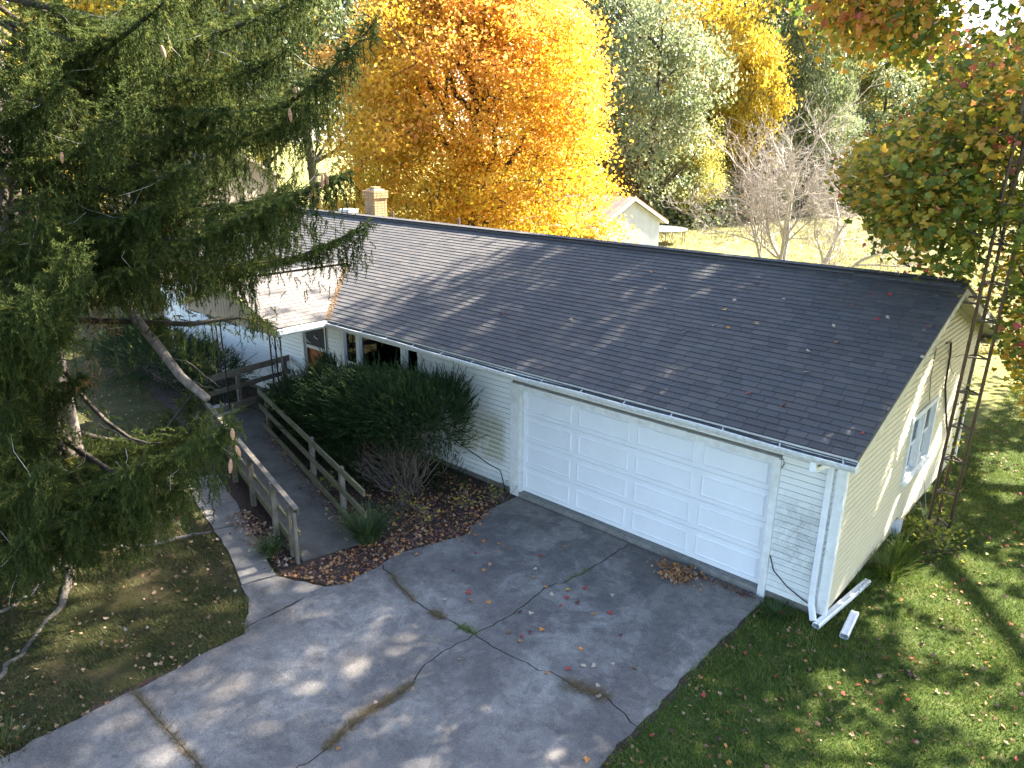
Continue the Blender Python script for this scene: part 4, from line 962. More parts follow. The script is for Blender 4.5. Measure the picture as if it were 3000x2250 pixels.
wl = [ # u, depth, height, width factor, leaf, label
 (1900, 57, 18, .80, 'w_green', 'broad silvery green oak right behind the shed roof'),
 (1745, 62, 22, .62, 'w_dark', 'tall grey-green tree just right of the orange maple crown'),
 (1985, 70, 23, .72, 'w_yellow', 'tall bright yellow tree rising above the silvery oak'),
 (2165, 66, 17, .58, 'w_yellow', 'golden yellow tree right of the silvery oak'),
 (2085, 80, 26, .62, 'w_green', 'pale green tree between the two yellow trees, behind them'),
 (2250, 74, 24, .66, 'w_dark', 'dark green tree left of the dark upright cedar'),
 (2345, 70, 22, .42, 'w_dark', 'dark upright cedar-like tree behind the bare tree'),
 (2440, 84, 25, .62, 'w_gold', 'olive gold tree behind the bare tree on its right'),
 (2545, 80, 17, .85, 'w_green', 'rounded silvery green tree left of the turning maple'),
 (2640, 92, 19, .72, 'w_gold', 'hazy yellow-green tree half hidden by turning maple leaves'),
 (2740, 100, 16, .85, 'w_green', 'grey-green tree behind the turning maple, right side'),
 (2860, 105, 14, .9, 'w_gold', 'pale gold tree far behind the antenna tower'),
 (2960, 110, 15, .9, 'w_dark', 'dark far tree at the right edge behind maple leaves'),
 (2010, 60, 9, .85, 'w_gold', 'low olive tree at the foot of the woods right of the shed'),
 (1700, 66, 15, .8, 'w_gold', 'mid-height gold tree between the maple crown and the silvery oak'),
 (2090, 68, 12, .9, 'w_green', 'mid-height green tree below the golden yellow tree'),
 (2310, 78, 15, .85, 'w_gold', 'olive tree behind the left half of the bare tree'),
 (2480, 76, 11, .95, 'w_dark', 'low dark tree right of the bare tree trunk'),
 (2620, 88, 11, .95, 'w_green', 'low green tree just left of the turning maple leaves'),
 (1830, 58, 7, .80, 'w_brown', 'low brown tree directly behind the shed ridge'),
 (2230, 66, 8, .85, 'w_dark', 'low dark tree behind the left twigs of the bare tree'),
 (2400, 72, 10, .9, 'w_green', 'small green tree behind the bare tree trunk'),
]
for u, d, h, w, lm, lab in wl: wood_tree(u, d, h, w, lm, lab)
for i, (u, d, h, w, lm) in enumerate([(1650, 92, 28, .6, 'w_gold'), (1820, 96, 30, .6, 'w_dark'), (1930, 100, 31, .6, 'w_gold'), (2050, 98, 32, .6, 'w_dark'), (2160, 102, 31, .6, 'w_green'), (2280, 100, 33, .6, 'w_gold'), (2390, 106, 32, .6, 'w_green'), (2500, 112, 32, .6, 'w_dark'), (2600, 118, 26, .6, 'w_gold'), (2700, 124, 19, .8, 'w_dark'), (2800, 130, 16, .9, 'w_green'), (2900, 132, 16, .9, 'w_gold'), (3000, 135, 17, .9, 'w_green')]):
    wood_tree(u, d, h, w, lm, {'w_gold': 'olive gold', 'w_dark': 'deep green', 'w_green': 'grey-green'}[lm]+' tree, '+('first', 'second', 'third', 'fourth', 'fifth', 'sixth', 'seventh', 'eighth', 'ninth', 'tenth', 'eleventh', 'twelfth', 'thirteenth')[i]+' from left in the back row of woods', 'back row of the woods')
for i, (u, d, h, w, lm, lab) in enumerate([(-40, 46, 17, .8, 'w_yellow', 'bright yellow tree behind the spruce at the left edge'), (130, 60, 20, .7, 'w_gold', 'olive gold tree behind the spruce, left side'), (300, 66, 27, .8, 'w_yellow', 'tall yellow tree behind the middle of the spruce'), (480, 70, 29, .75, 'w_gold', 'gold tree above the neighbouring house'),
    (640, 76, 30, .7, 'w_green', 'green tree behind the neighbouring house roof'), (800, 72, 30, .7, 'w_gold', 'gold tree between the spruce tips and orange maple'), (930, 70, 32, .7, 'w_dark', 'dark green tree directly left of the orange maple'), (470, 36, 4, .8, 'w_red', 'small red-leaved tree glimpsed through the spruce'), (220, 40, 6, .9, 'w_yellow', 'low yellow tree glimpsed under the spruce boughs'), (1060, 80, 34, .8, 'w_dark', 'dark tall tree half hidden behind the left of the orange maple'), (1500, 80, 26, .7, 'w_gold', 'gold tree hidden behind the orange maple')]):
    if u == 1500: continue
    wood_tree(u, d, h, w, lm, lab)
# thicket at the foot of the woods
pts = []
for u in np.linspace(1690, 2750, 330):
    d = np.interp(u, [1690, 2050, 2300, 2750], [58, 61, 70, 92])+rng.uniform(-1.5, 4); b = ground_at(u, d); h = rng.uniform(.8, 2.8)
    n = 110; g = rng.normal(size=(n, 3))*np.array([.9, .9, .5*h])+b+np.array([0, 0, h*.5]); g[:, 2] = np.maximum(g[:, 2], ZG+.05); pts.append(g)
pp = np.vstack(pts); V, F, T = leaves(pp, .26*(.5+rng.random(len(pp))), np.clip(rng.random(len(pp))*.6+.3*np.repeat(rng.random(len(pts)), 110), 0, 1), LEAF4)
mi = np.repeat(np.repeat(rng.choice(3, len(pts), p=[.45, .45, .10]), 110), 1)
o = mk('undergrowth', V, F, ['w_dark', 'w_green', 'w_brown'], None, T, midx=[mi]); tag(o, 'tangled undergrowth along the foot of the woods', 'undergrowth', kind='stuff')

# the bare tree in the field
bt0 = ground_at(2320, 30); bt0 = np.array([-10.8, 23.8, ZG])
bt = thing('bare_tree', tuple(bt0), 'leafless pale multi-stemmed tree standing in the sunny field', 'tree')
mbr = MB(); segs = 0
def branch(p, d, L, r0, lev, r):
    global segs
    n = 5 if lev < 3 else 3; pts_ = [p]; q = p.copy(); dd = d.copy()
    for i in range(n):
        dd = unit(dd+r.normal(size=3)*(.11+.035*lev)+np.array([0, 0, .04 if lev else .05])); q = q+dd*L/n; pts_.append(q.copy())
    mbr.tube(np.array(pts_), np.maximum(np.linspace(r0, r0*.55, n+1), .0055), 6 if lev < 2 else 4 if lev < 3 else 3, False); segs += 1
    if lev >= 5: return
    nc = [4, 5, 5, 5, 3][lev]
    for k in range(nc):
        t = 1.0 if k == 0 else r.uniform(.3, .95); i = min(int(t*n), n-1); s = pts_[i]+(pts_[i+1]-pts_[i])*(t*n-i) if t < 1 else pts_[-1]
        e = unit(r.normal(size=3)); nd = unit(dd+e*(.35 if k == 0 else .75))
        if nd[2] < -.05: nd[2] *= -.3
        branch(s, unit(nd), L*(.78 if k == 0 else r.uniform(.5, .72)), r0*(.58 if k == 0 else .42), lev+1, r)
r = np.random.default_rng(21)
for d, L, r0, off in (((-.18, .1, 1.), 3.3, .19, (0, 0)), ((.38, .30, .85), 3.1, .16, (.9, .7)), ((.75, .45, .48), 2.8, .12, (1.0, .7)), ((-.62, -.35, .75), 3.0, .10, (0, 0)), ((.1, -.2, 1.), 3.0, .12, (.2, .2))):
    branch(bt0+np.array([off[0], off[1], 0]), unit(np.array(d)), L, r0, 0, r)
mbr.build('trunk', 'palebark', bt, smooth=True)

# ------------------------------------------------------------------ needle shoots (spruce, yew)
def shoot_template(n, seed, spread=1., core=True):
    r = np.random.default_rng(seed); V = []; T = []
    for i in range(n):
        t = (i+.5)/n*.98; a = i*2.399+r.normal()*.3; c, s = math.cos(a), math.sin(a); fw = .16+.06*r.random()
        if t > .85: fw *= 1.4
        b = len(V); w = .19
        V += [(t-.03, -s*w, c*w), (t+.03, s*w, -c*w), (t+fw, c*spread, s*spread)]; T.append((b, b+1, b+2))
    if core:
        b = len(V); a = np.arange(3)*2.094
        V += [(0, .16*math.cos(x), .16*math.sin(x)) for x in a]+[(1., 0, 0)]; T += [(b, b+1, b+3), (b+1, b+2, b+3), (b+2, b, b+3)]
    return np.array(V), [np.array(T)]
SPT = [shoot_template(11, 1), shoot_template(11, 2)]
def shoots_mesh(p, d, L, rw, tone, tmpl):
    d = unit(d); ref = np.where(np.abs(d[:, 2:3]) < .9, np.array([[0, 0, 1.]]), np.array([[1., 0, 0]])); Y = unit(np.cross(ref, d)); Z = np.cross(d, Y)
    V, F = scatter(tmpl[0], tmpl[1], p, d, Y, Z, L, rw, rw)
    tn = np.repeat(tone, len(tmpl[0])).reshape(len(p), -1)+np.clip(tmpl[0][:, 0], 0, 1)[None]*.14
    return V, F, np.clip(tn, 0, 1).ravel()

# ------------------------------------------------------------------ Norway spruce
SPB = np.array([(-60, 1000), (0, 985), (30, 1120), (100, 1110), (150, 1085), (200, 1060), (250, 1030), (300, 985), (350, 970), (400, 950), (425, 925), (450, 960), (480, 1000), (520, 1040), (560, 1045), (600, 1005), (625, 995), (640, 1070), (680, 1090), (720, 1080), (780, 1080), (805, 1020), (830, 985), (860, 950), (900, 900), (950, 870), (980, 790), (1010, 690), (1050, 640), (1100, 620), (1170, 620), (1195, 690), (1240, 750), (1300, 780), (1350, 750), (1430, 735), (1480, 690), (1520, 640), (1570, 600), (1640, 560), (1670, 330), (1720, 190), (1760, 60), (1800, -20), (2400, -20)], float)
GAP = [((330, 960), (120, 75), .9), ((400, 1080), (150, 120), .86), ((330, 1210), (150, 70), .8), ((150, 1190), (32, 70), .45), ((600, 925), (130, 65), .88), ((870, 860), (125, 95), .9), ((740, 1010), (90, 40), .9), ((560, 455), (60, 45), .6), ((800, 440), (90, 40), .55), ((200, 420), (110, 130), .5), ((330, 560), (60, 45), .6), ((470, 800), (70, 60), .35), ((420, 130), (110, 60), .35), ((660, 80), (120, 60), .35)]
def sp_keep(p):
    u, v, d = pix(p); b = np.interp(v, SPB[:, 0], SPB[:, 1]); k = (u < b+rng.normal(size=len(u))*12) | (v < -60) | (d < .5)
    for (cu, cv), (ru, rv), pr_ in GAP: k &= ~((np.hypot((u-cu)/ru, (v-cv)/rv) < 1) & (rng.random(len(u)) < pr_))
    return k
TB = np.array([-10.6, -6.4, ZG])
spruce = thing('spruce_tree', tuple(TB), 'large dark Norway spruce with drooping boughs and cones filling the left side', 'tree')
tk = curve(TB+np.array([0, 0, -.2]), TB+np.array([.25, .1, 21]), 0, 14, .04); th = np.linspace(0, 1, 14); trr = .33*(1-th)**.85+.03; trr[0] = .46
MB().tube(tk, trr, 14).build('trunk', 'sbark', spruce, smooth=True)
r = np.random.default_rng(11)
LIMBS = []   # polyline, density
def droop_limb(z, az, L):
    p0 = TB+np.array([0, 0, z]); n = 9; t = np.linspace(0, 1, n); h = np.array([math.cos(az), math.sin(az), 0])
    dz = L*(-.34*np.sin(t*2.0)+.20*t**3*1.3)
    return p0+h*(L*t)[:, None]+np.array([0, 0, 1])*dz[:, None]+np.cumsum(r.normal(size=(n, 3))*.03, 0)
def ctrl(pts, n=10):
    pts = np.array(pts, float); t = np.linspace(0, len(pts)-1, n); return np.stack([np.interp(t, np.arange(len(pts)), pts[:, k]) for k in range(3)], 1)
root_at = lambda z: TB+np.array([.0, 0, z])
LIMBS += [ctrl([root_at(7.6)]+[P(*q) for q in ((500, 330, 10.5), (800, 330, 9.3), (950, 230, 8.8), (1095, 70, 8.6))]),
          ctrl([root_at(7.2)]+[P(*q) for q in ((480, 420, 10.6), (760, 400, 9.6), (930, 330, 9.2))]),
          ctrl([root_at(5.4)]+[P(*q) for q in ((560, 710, 9.7), (800, 600, 8.7), (1030, 500, 8.2))]),
          ctrl([root_at(5.2)]+[P(*q) for q in ((600, 790, 10.4), (850, 765, 9.8), (1000, 700, 9.5), (1080, 650, 9.4))]),
          ctrl([root_at(5.0)]+[P(*q) for q in ((480, 640, 10.2), (700, 600, 9.6), (900, 560, 9.2))]),
          ctrl([root_at(1.9)]+[P(*q) for q in ((350, 1400, 10), (500, 1340, 9.2), (620, 1290, 8.4), (675, 1215, 8.2))]),
          ctrl([root_at(1.7)]+[P(*q) for q in ((250, 1440, 9.8), (380, 1390, 8.9), (410, 1360, 8.5))]),
          ctrl([root_at(1.6)]+[P(*q) for q in ((60, 1480, 10), (100, 1420, 8.8), (120, 1360, 8.5))]),
          ctrl([root_at(4.6)]+[P(*q) for q in ((90, 760, 9.6), (115, 650, 8.8), (120, 560, 8.4))]),
          ctrl([root_at(3.6)]+[P(*q) for q in ((60, 960, 9.6), (170, 820, 8.6), (210, 720, 8.2))]),
          ctrl([root_at(3.2)]+[P(*q) for q in ((-40, 1080, 9.4), (-20, 950, 8.6), (20, 880, 8.2))]),
          ctrl([root_at(8.3)]+[P(*q) for q in ((300, 150, 10), (420, 60, 9.0), (500, -10, 8.6))]),
          ctrl([root_at(8.6)]+[P(*q) for q in ((560, 120, 10), (800, 40, 9.2), (950, -60, 8.8))]),
          ctrl([root_at(6.4)]+[P(*q) for q in ((180, 480, 10), (260, 420, 9), (300, 360, 8.6))]),
          ctrl([root_at(6.0)]+[P(*q) for q in ((330, 560, 10.4), (480, 520, 9.4), (560, 480, 9.2))]),
          ctrl([root_at(3.4)]+[P(*q) for q in ((20, 1150, 10.4), (-20, 1060, 9.6), (10, 1000, 9.2))]),
          ctrl([root_at(2.9)]+[P(*q) for q in ((130, 1180, 11.4), (170, 1130, 10.8), (230, 1110, 10.6))]),
          ctrl([root_at(2.6)]+[P(*q) for q in ((40, 1300, 10.4), (0, 1230, 9.4), (30, 1170, 9.0))]),
          ctrl([root_at(2.2)]+[P(*q) for q in ((-20, 1420, 10), (-40, 1330, 9.0), (0, 1280, 8.6))]),
          ctrl([root_at(1.5)]+[P(*q) for q in ((160, 1560, 10.4), (220, 1530, 9.4), (260, 1490, 9.0))]),
          ctrl([root_at(1.4)]+[P(*q) for q in ((40, 1640, 9.8), (60, 1600, 9.0), (90, 1550, 8.7))]),
          ctrl([root_at(1.7)]+[P(*q) for q in ((330, 1530, 10.4), (440, 1480, 9.6), (520, 1420, 9.2))]),
          ctrl([root_at(6.8)]+[P(*q) for q in ((60, 380, 10), (120, 300, 9), (150, 240, 8.6))]),
          ctrl([root_at(5.8)]+[P(*q) for q in ((260, 640, 10.4), (380, 640, 9.6), (450, 600, 9.2))]),
          ctrl([root_at(7.9)]+[P(*q) for q in ((560, 240, 10.4), (720, 220, 9.6), (840, 150, 9.2))]),
          ctrl([root_at(4.9)]+[P(*q) for q in ((260, 820, 10.4), (380, 800, 9.6), (460, 760, 9.4))]),
          ctrl([root_at(3.9)]+[P(*q) for q in ((560, 950, 11), (700, 930, 11.2), (790, 945, 11.4))])]
nexp = len(LIMBS)
for k, z in enumerate(np.arange(1.3, 12.5, .42)):
    for j in range(5 if z < 9 else 4):
        az = k*1.1+j*2*math.pi/5+r.normal()*.2; L = 6.0*(1-z/21)*r.uniform(.8, 1.05)
        q = droop_limb(z+r.normal()*.1, az, L)
        u, v, d = pix(q[4:]); b = np.interp(v, SPB[:, 0], SPB[:, 1])
        if np.any((d > .5) & (u > b-30) & (v > -60)): continue
        if np.min(np.linalg.norm(q-CAM, axis=1)) < 3.5: continue
        gp = np.zeros(len(u), bool)
        for (cu, cv), (ru, rv), pr_ in GAP:
            if pr_ > .65: gp |= np.hypot((u-cu)/ru, (v-cv)/rv) < 1.1
        if gp.mean() > .03: continue
        if z > 9 and np.all(v < -250) and rng.random() < .35: continue
        LIMBS.append(q)
SP, SD, SLN, STN, SW = [], [], [], [], []
def add_shoots(p, d, L, tone): SP.append(p); SD.append(d); SLN.append(L); STN.append(tone)
for li, q in enumerate(LIMBS):
    L = np.sum(np.linalg.norm(np.diff(q, axis=0), axis=1)); seg = np.cumsum(np.r_[0, np.linalg.norm(np.diff(q, axis=0), axis=1)])
    MB().tube(q, np.linspace(.055 if li < nexp else .05, .008, len(q)), 6, False).build('limb', 'dbark', spruce, smooth=True)
    u, v, d = pix(q); vis = np.any((v > -150) & (v < 2250) & (u > -300) & (d > 0)); near = li < nexp
    s = .22*L; step = .062 if near else .080 if vis else .24
    while s < L:
        t = s/L; pt = np.array([np.interp(s, seg, q[:, k]) for k in range(3)]); ax = unit(np.array([np.interp(min(s+.05, L), seg, q[:, k]) for k in range(3)])-np.array([np.interp(max(s-.05, 0), seg, q[:, k]) for k in range(3)]))
        side = unit(np.cross(ax, [0, 0, 1.]));
        for sg in (1, -1):
            bl_ = (.95*(1-t)**.6*min(1, .35+t*1.3)+.14)*r.uniform(.55, 1.1)
            dirl = unit(side*sg*r.uniform(.5, 1.)+ax*r.uniform(.5, 1.1)+np.array([0, 0, r.uniform(-.18, .22)])); n = max(1, int(bl_/(.085 if near else .10)))
            tt = np.arange(n)/n; pos_ = pt+dirl*(bl_*tt)[:, None]+np.array([0, 0, -.28])*(bl_*tt**2)[:, None]
            dd = dirl+np.array([0, 0, -.35])*tt[:, None]+r.normal(size=(n, 3))*.10
            tn = .42+.16*r.normal()+.22*tt
            add_shoots(pos_, dd, np.full(n, .13 if near else .15), np.clip(tn, 0, 1))
            # side shoots of the branchlet
            if n > 2:
                m = n*2; ti = r.random(m); pi = pt+dirl*(bl_*ti)[:, None]; sd_ = unit(np.cross(dirl, [0, 0, 1]))*np.where(r.random((m, 1)) < .5, 1, -1)
                add_shoots(pi, dirl*.7+sd_*.8+r.normal(size=(m, 3))*.12+np.array([0, 0, -.25]), np.full(m, .11)*r.uniform(.7, 1.2, m), np.clip(.40+.18*r.normal()+.1*r.random(m), 0, 1))
            # hanging branchlets
            for _h in range(2 if vis else 1):
              if r.random() < (.72 if vis else .3) and t > .12:
                  hl = r.uniform(.25, 1.05)*(1.15-.5*t)*(1. if near else .9); st = pt+dirl*bl_*r.uniform(0, .75); n = max(2, int(hl/.095)); tt = np.arange(n)/n
                  sway = r.normal(size=3)*.10; hp = st+np.array([0, 0, -1])*(hl*tt)[:, None]+sway*tt[:, None]
                  add_shoots(hp, np.array([0, 0, -1.])+r.normal(size=(n, 3))*.18, np.full(n, .14), np.clip(.30+.15*r.normal()+.12*tt, 0, 1))
                  m = n; add_shoots(hp, np.array([0, 0, -.9])+np.column_stack([r.normal(size=(m, 2))*.7, np.zeros(m)]), np.full(m, .10), np.clip(.34+.15*r.normal()+.1*r.random(m), 0, 1))
        if near and t > .80:     # upturned young shoots near the tip
            for _ in range(2): add_shoots((pt+r.normal(size=3)*.06)[None], (np.array([0, 0, .7])+ax*.6+r.normal(size=3)*.5)[None], np.array([.15]), np.array([.72]))
        s += step*r.uniform(.7, 1.3)
SPp, SPd, SPl, SPt = np.vstack(SP), np.vstack(SD), np.concatenate(SLN), np.concatenate([np.atleast_1d(x) if np.ndim(x) else [x] for x in STN]) if False else np.concatenate([np.broadcast_to(t_, len(p_)) for t_, p_ in zip(STN, SP)])
k = sp_keep(SPp); SPp, SPd, SPl, SPt = SPp[k], SPd[k], SPl[k], SPt[k]
u_, v_, d_ = pix(SPp); inf = (u_ > -80) & (v_ > -80) & (d_ > 0) & (v_ < 2300); k = np.where(inf, rng.random(len(inf)) < .47, rng.random(len(inf)) < .09); SPp, SPd, SPl, SPt, inf = SPp[k], SPd[k], SPl[k], SPt[k], inf[k]
print('spruce shoots', len(SPp))
h = len(SPp)//2
V1, F1, T1 = shoots_mesh(SPp, SPd, SPl*r.uniform(.8, 1.25, len(SPp))*np.where(inf, 1.2, 2.4), np.where(inf, .036, .07), SPt, SPT[0])
mk('crown', V1, F1, 'needle', spruce, T1)
# cut-off bare limb, dead twigs, cones, surface roots
MB().tube(ctrl([root_at(4.9)]+[P(*q) for q in ((355, 880, 11.4), (460, 1010, 11), (535, 1110, 10.6), (608, 1168, 10.4))], 12), np.linspace(.09, .055, 12), 8).build('cut_limb', 'sbark', spruce, smooth=True)
dtw = []
for a in (((500, 1048, 10.8), (560, 1060, 10.6), (620, 1110, 10.5), (645, 1135, 10.4)), ((540, 1110, 10.6), (590, 1130, 10.4), (640, 1140, 10.3)), ((220, 1270, 10.5), (300, 1220, 10.2), (350, 1195, 10)), ((270, 1235, 10.2), (340, 1270, 10), (430, 1305, 9.8)), ((130, 1050, 10.5), (200, 1060, 10), (250, 1055, 9.8), (260, 1080, 9.8)), ((540, 760, 10), (565, 820, 9.8), (560, 860, 9.7)), ((575, 740, 10), (580, 800, 9.8), (572, 855, 9.7)), ((160, 830, 10.5), (230, 950, 10.2), (290, 990, 10)), ((480, 690, 10.5), (560, 700, 10), (590, 690, 9.8)), ((120, 1560, 9.6), (170, 1530, 9.3), (200, 1560, 9.2))):
    MB().tube(ctrl([P(*q) for q in a], 9)+r.normal(size=(9, 3))*.012, np.linspace(.009, .003, 9), 5, False).build('dead_twig', 'twig', spruce)
for _ in range(90):
    q = LIMBS[r.integers(nexp)]; i = r.integers(1, len(q)-2); d = unit(r.normal(size=3)+np.array([0, 0, -.2])); MB().tube(curve(q[i], q[i]+d*r.uniform(.3, .7), -.04, 4, .03, r), np.linspace(.005, .002, 4), 4, False).build('dead_twig', 'palebark', spruce)
dn = []; 
for (u, v, d) in ((490, 880, 11), (495, 850, 11), (480, 910, 11), (300, 920, 10.2), (262, 1082, 9.8), (285, 935, 10)):
    c = P(u, v, d); m = 26; dn.append(c+r.normal(size=(m, 3))*np.array([.12, .12, .14]))
dn = np.vstack(dn); V1, F1, T1 = shoots_mesh(dn, r.normal(size=dn.shape)*.5+np.array([0, 0, -1]), np.full(len(dn), .10), np.full(len(dn), .016), r.random(len(dn)), SPT[1]); mk('dead_sprays', V1, F1, 'brown_needle', spruce, T1)
cn = MB(); zz = np.linspace(0, 1, 13); rc = .021*np.sin(np.clip(zz*.93+.05, 0, 1)*math.pi)**.6*(1+.14*(np.arange(13) % 2)); cn.tube(np.stack([zz*0, zz*0, -zz*.135], 1), rc, 10)
o = cn.build('cone', 'cone', None); cme_ = o.data; bpy.data.objects.remove(o)
for (u, v, d) in ((680, 1255, 7.9), (691, 1305, 7.9), (676, 1345, 8.0), (945, 510, 8.0), (953, 503, 8.02), (472, 132, 8.3), (848, 318, 8.6), (912, 555, 8.4), (180, 445, 8.6), (862, 250, 8.8)):
    p = P(u, v, d); inst(cme_, 'cone', spruce, tuple(p), (r.normal()*.18, r.normal()*.18, r.random()*6), (1., 1., r.uniform(.95, 1.15)))
for pl in ([(-9.9, -6.9), (-9.6, -7.2), (-9.25, -7.47), (-9.14, -7.75), (-9.04, -7.98), (-8.8, -8.6)], [(-10, -6.8), (-9.2, -7.0), (-8.55, -7.32), (-8.28, -7.63), (-7.86, -7.99), (-7.59, -8.3), (-7.2, -8.7)], [(-10.32, -6.44), (-9.9, -6.2), (-9.57, -5.97), (-9.33, -5.6), (-9.18, -5.11), (-9.01, -4.75)]):
    q = ctrl([(x, y, 0) for x, y in pl], 16)+r.normal(size=(16, 3))*np.array([.02, .02, 0]); q[:, 2] = ZG-.015+.02*np.sin(np.linspace(0, 9, 16))
    MB().tube(q, np.linspace(.07, .03, 16), 9).build('surface_root', 'root', spruce, smooth=True)

# ------------------------------------------------------------------ yew shrubs
YT = shoot_template(11, 5, 1.)
def yew(name, loc, label, blobs, stems, n, seed, dirf, clear=None):
    r = np.random.default_rng(seed); root = thing(name, loc, label, 'shrub'); P_, D_, T_ = [], [], []
    w = MB()
    tot = sum(b[1][0]*b[1][1]*b[1][2] for b in blobs)**1.
    for (c, rad) in blobs:
        c = np.array(c, float); rad = np.array(rad, float); m = int(n*(rad[0]*rad[1]*rad[2])**.667/sum((b[1][0]*b[1][1]*b[1][2])**.667 for b in blobs))
        v = unit(r.normal(size=(m, 3))); v[:, 2] = np.abs(v[:, 2])*np.where(r.random(m) < .28, -1, 1); q = (.62+.42*r.random(m)**.7)
        q *= 1+.13*np.sin(v[:, 0]*9+seed)*np.cos(v[:, 1]*8)+.11*r.normal(size=m)
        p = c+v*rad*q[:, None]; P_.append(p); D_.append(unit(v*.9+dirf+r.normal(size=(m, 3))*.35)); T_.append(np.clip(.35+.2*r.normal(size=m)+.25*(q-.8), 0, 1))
    p = np.vstack(P_); d = np.vstack(D_); t = np.concatenate(T_); k = p[:, 2] > ZG+.03
    if clear is not None: k &= clear(p)
    p, d, t = p[k], d[k], t[k]
    V, F, T = shoots_mesh(p, d, .20*r.uniform(.6, 1.35, len(p))*np.where(r.random(len(p)) < .10, 1.9, 1.), np.full(len(p), .030), t, YT); mk('foliage', V, F, 'yew', root, T)
    for _ in range(stems[0]):
        a = r.random()*6.283; b = np.array(stems[1])+np.array([math.cos(a), math.sin(a), 0])*r.uniform(.05, .38)*np.array([1, .8, 0]); e = p[r.integers(len(p))]
        if e[2] < .5: continue
        e = b+(e-b)*.85; q = curve(b, e, -.1, 7, .06, r); q[1:-1, 2] -= .08; w.tube(q, np.linspace(.014, .004, 7), 5, False)
    w.build('stems', 'twig', root, smooth=True)
    return root
def yclear(p):   # the bare lower right flank where the stems show, and the window side
    u, v, d = pix(p)
    bare = (u > 1060) & (v > 1295-.10*(u-1060)) & (p[:, 2] < .85) & (p[:, 2] > .10) & (rng.random(len(u)) < .93)
    q = np.array([p[:, 0]-RO[0], p[:, 1]-RO[1]]).T; nn = q@RN
    return ~bare & (p[:, 1] < -.12) & ~((nn < RW+.12) & (p[:, 2] < 1.0)) & (u < 1375+rng.normal(size=len(u))*10) & ~((u > 1225) & (v < 1115)) & ~((u > 985) & (v < 1092)) & ~((u <= 985) & (v < 1052))
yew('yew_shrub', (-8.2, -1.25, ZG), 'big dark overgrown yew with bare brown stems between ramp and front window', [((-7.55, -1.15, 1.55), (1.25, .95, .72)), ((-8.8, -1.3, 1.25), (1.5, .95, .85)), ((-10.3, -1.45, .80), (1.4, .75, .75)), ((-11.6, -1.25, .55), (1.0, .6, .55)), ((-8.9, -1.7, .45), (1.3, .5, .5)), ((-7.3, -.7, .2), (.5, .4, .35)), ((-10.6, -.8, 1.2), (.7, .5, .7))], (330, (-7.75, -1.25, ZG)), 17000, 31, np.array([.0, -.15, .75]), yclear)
yew('yew_shrub', (-17.2, -1.5, ZG), 'dark spreading yew below the left front windows beside the porch', [((-17.6, -1.4, .55), (1.8, 1.0, .85)), ((-15.6, -1.3, .60), (1.5, .75, .75)), ((-19.5, -1.5, .4), (1.4, 1.0, .9))], (60, (-17, -1.4, ZG)), 6500, 32, np.array([.45, -.2, .35]))

# ------------------------------------------------------------------ grass, tufts, vines, leaf litter
def blades(p, h, w, lean, tone, r):
    n = len(p); a = r.random(n)*6.283; d = np.stack([np.cos(a), np.sin(a), np.zeros(n)], 1); s = np.stack([-np.sin(a), np.cos(a), np.zeros(n)], 1)
    V = np.empty((n, 3, 3)); V[:, 0] = p-s*w[:, None]/2; V[:, 1] = p+s*w[:, None]/2; V[:, 2] = p+d*(h*lean)[:, None]+np.array([0, 0, 1])*h[:, None]
    return V.reshape(-1, 3), [np.arange(n*3).reshape(-1, 3)], np.repeat(tone, 3)
def inpoly(x, y, poly):
    poly = np.array(poly); ins = np.zeros(len(x), bool); j = len(poly)-1
    for i in range(len(poly)):
        xi, yi = poly[i]; xj, yj = poly[j]; c = ((yi > y) != (yj > y)) & (x < (xj-xi)*(y-yi)/(yj-yi+1e-12)+xi); ins ^= c; j = i
    return ins
r = np.random.default_rng(77)
def vn(x, y, s, ph=0): return np.sin(x*s+ph+1.7*np.sin(y*s*.7+ph))*np.sin(y*s*1.1+2*ph+1.3*np.sin(x*s*.8))
# right lawn
n = 330000; x = r.uniform(-1.0, 4.0, n); y = -8.5+24*r.random(n)**1.5
k = ((x > -.86+.05*vn(x, y, 6)) & (y < -.0)) | ((x > .03) & (y >= -.0))
u, v, d = pix(np.stack([x, y, np.full(n, ZG)], 1)); k &= (u < 3080) & (v < 2330) & (u > 1600); x, y = x[k], y[k]; n = len(x)
cl = vn(x, y, 3.1)+.6*vn(x, y, 9, 1); h = np.clip(.045+.014*cl+.012*r.normal(size=n), .015, .11)
V, F, T = blades(np.stack([x, y, np.full(n, ZG)], 1), h, .007+.004*r.random(n), .4+.9*r.random(n), np.clip(.42+.13*cl+.2*r.normal(size=n), 0, 1), r)
o = mk('lawn_grass', V, F, 'grass', None, T); tag(o, 'short green lawn grass right of the driveway', 'grass', kind='stuff'); print('lawn', n)
# left lawn, thin and mossy
n = 330000; x = r.uniform(-30, -5.7, n); y = r.uniform(-10.5, 1.5, n); x = -5.7-24*(r.random(n)**1.9)
dr = [(-5.9, -14), (-5.9, -5.8), (-6.64, -5.35), (-7.1, -5.28), (-7.62, -5.05), (-8.2, -4.88), (-9.0, -4.73), (-11.3, -4.1), (-13.5, -3.2), (-16, -2.4), (-20.5, -1.5), (-21, 2), (-40, 2), (-40, -14)]
k = inpoly(x, y, dr) & ((vn(x, y, 1.6)+.7*vn(x, y, 4.3, 2)+.5*r.normal(size=n)) > -.35)
u, v, d = pix(np.stack([x, y, np.full(n, ZG)], 1)); k &= (u > -60) & (v < 2330); x, y = x[k], y[k]; n = len(x)
cl = vn(x, y, 2.3)+.6*vn(x, y, 7, 1); h = np.clip(.045+.012*cl+.012*r.normal(size=n), .012, .1)
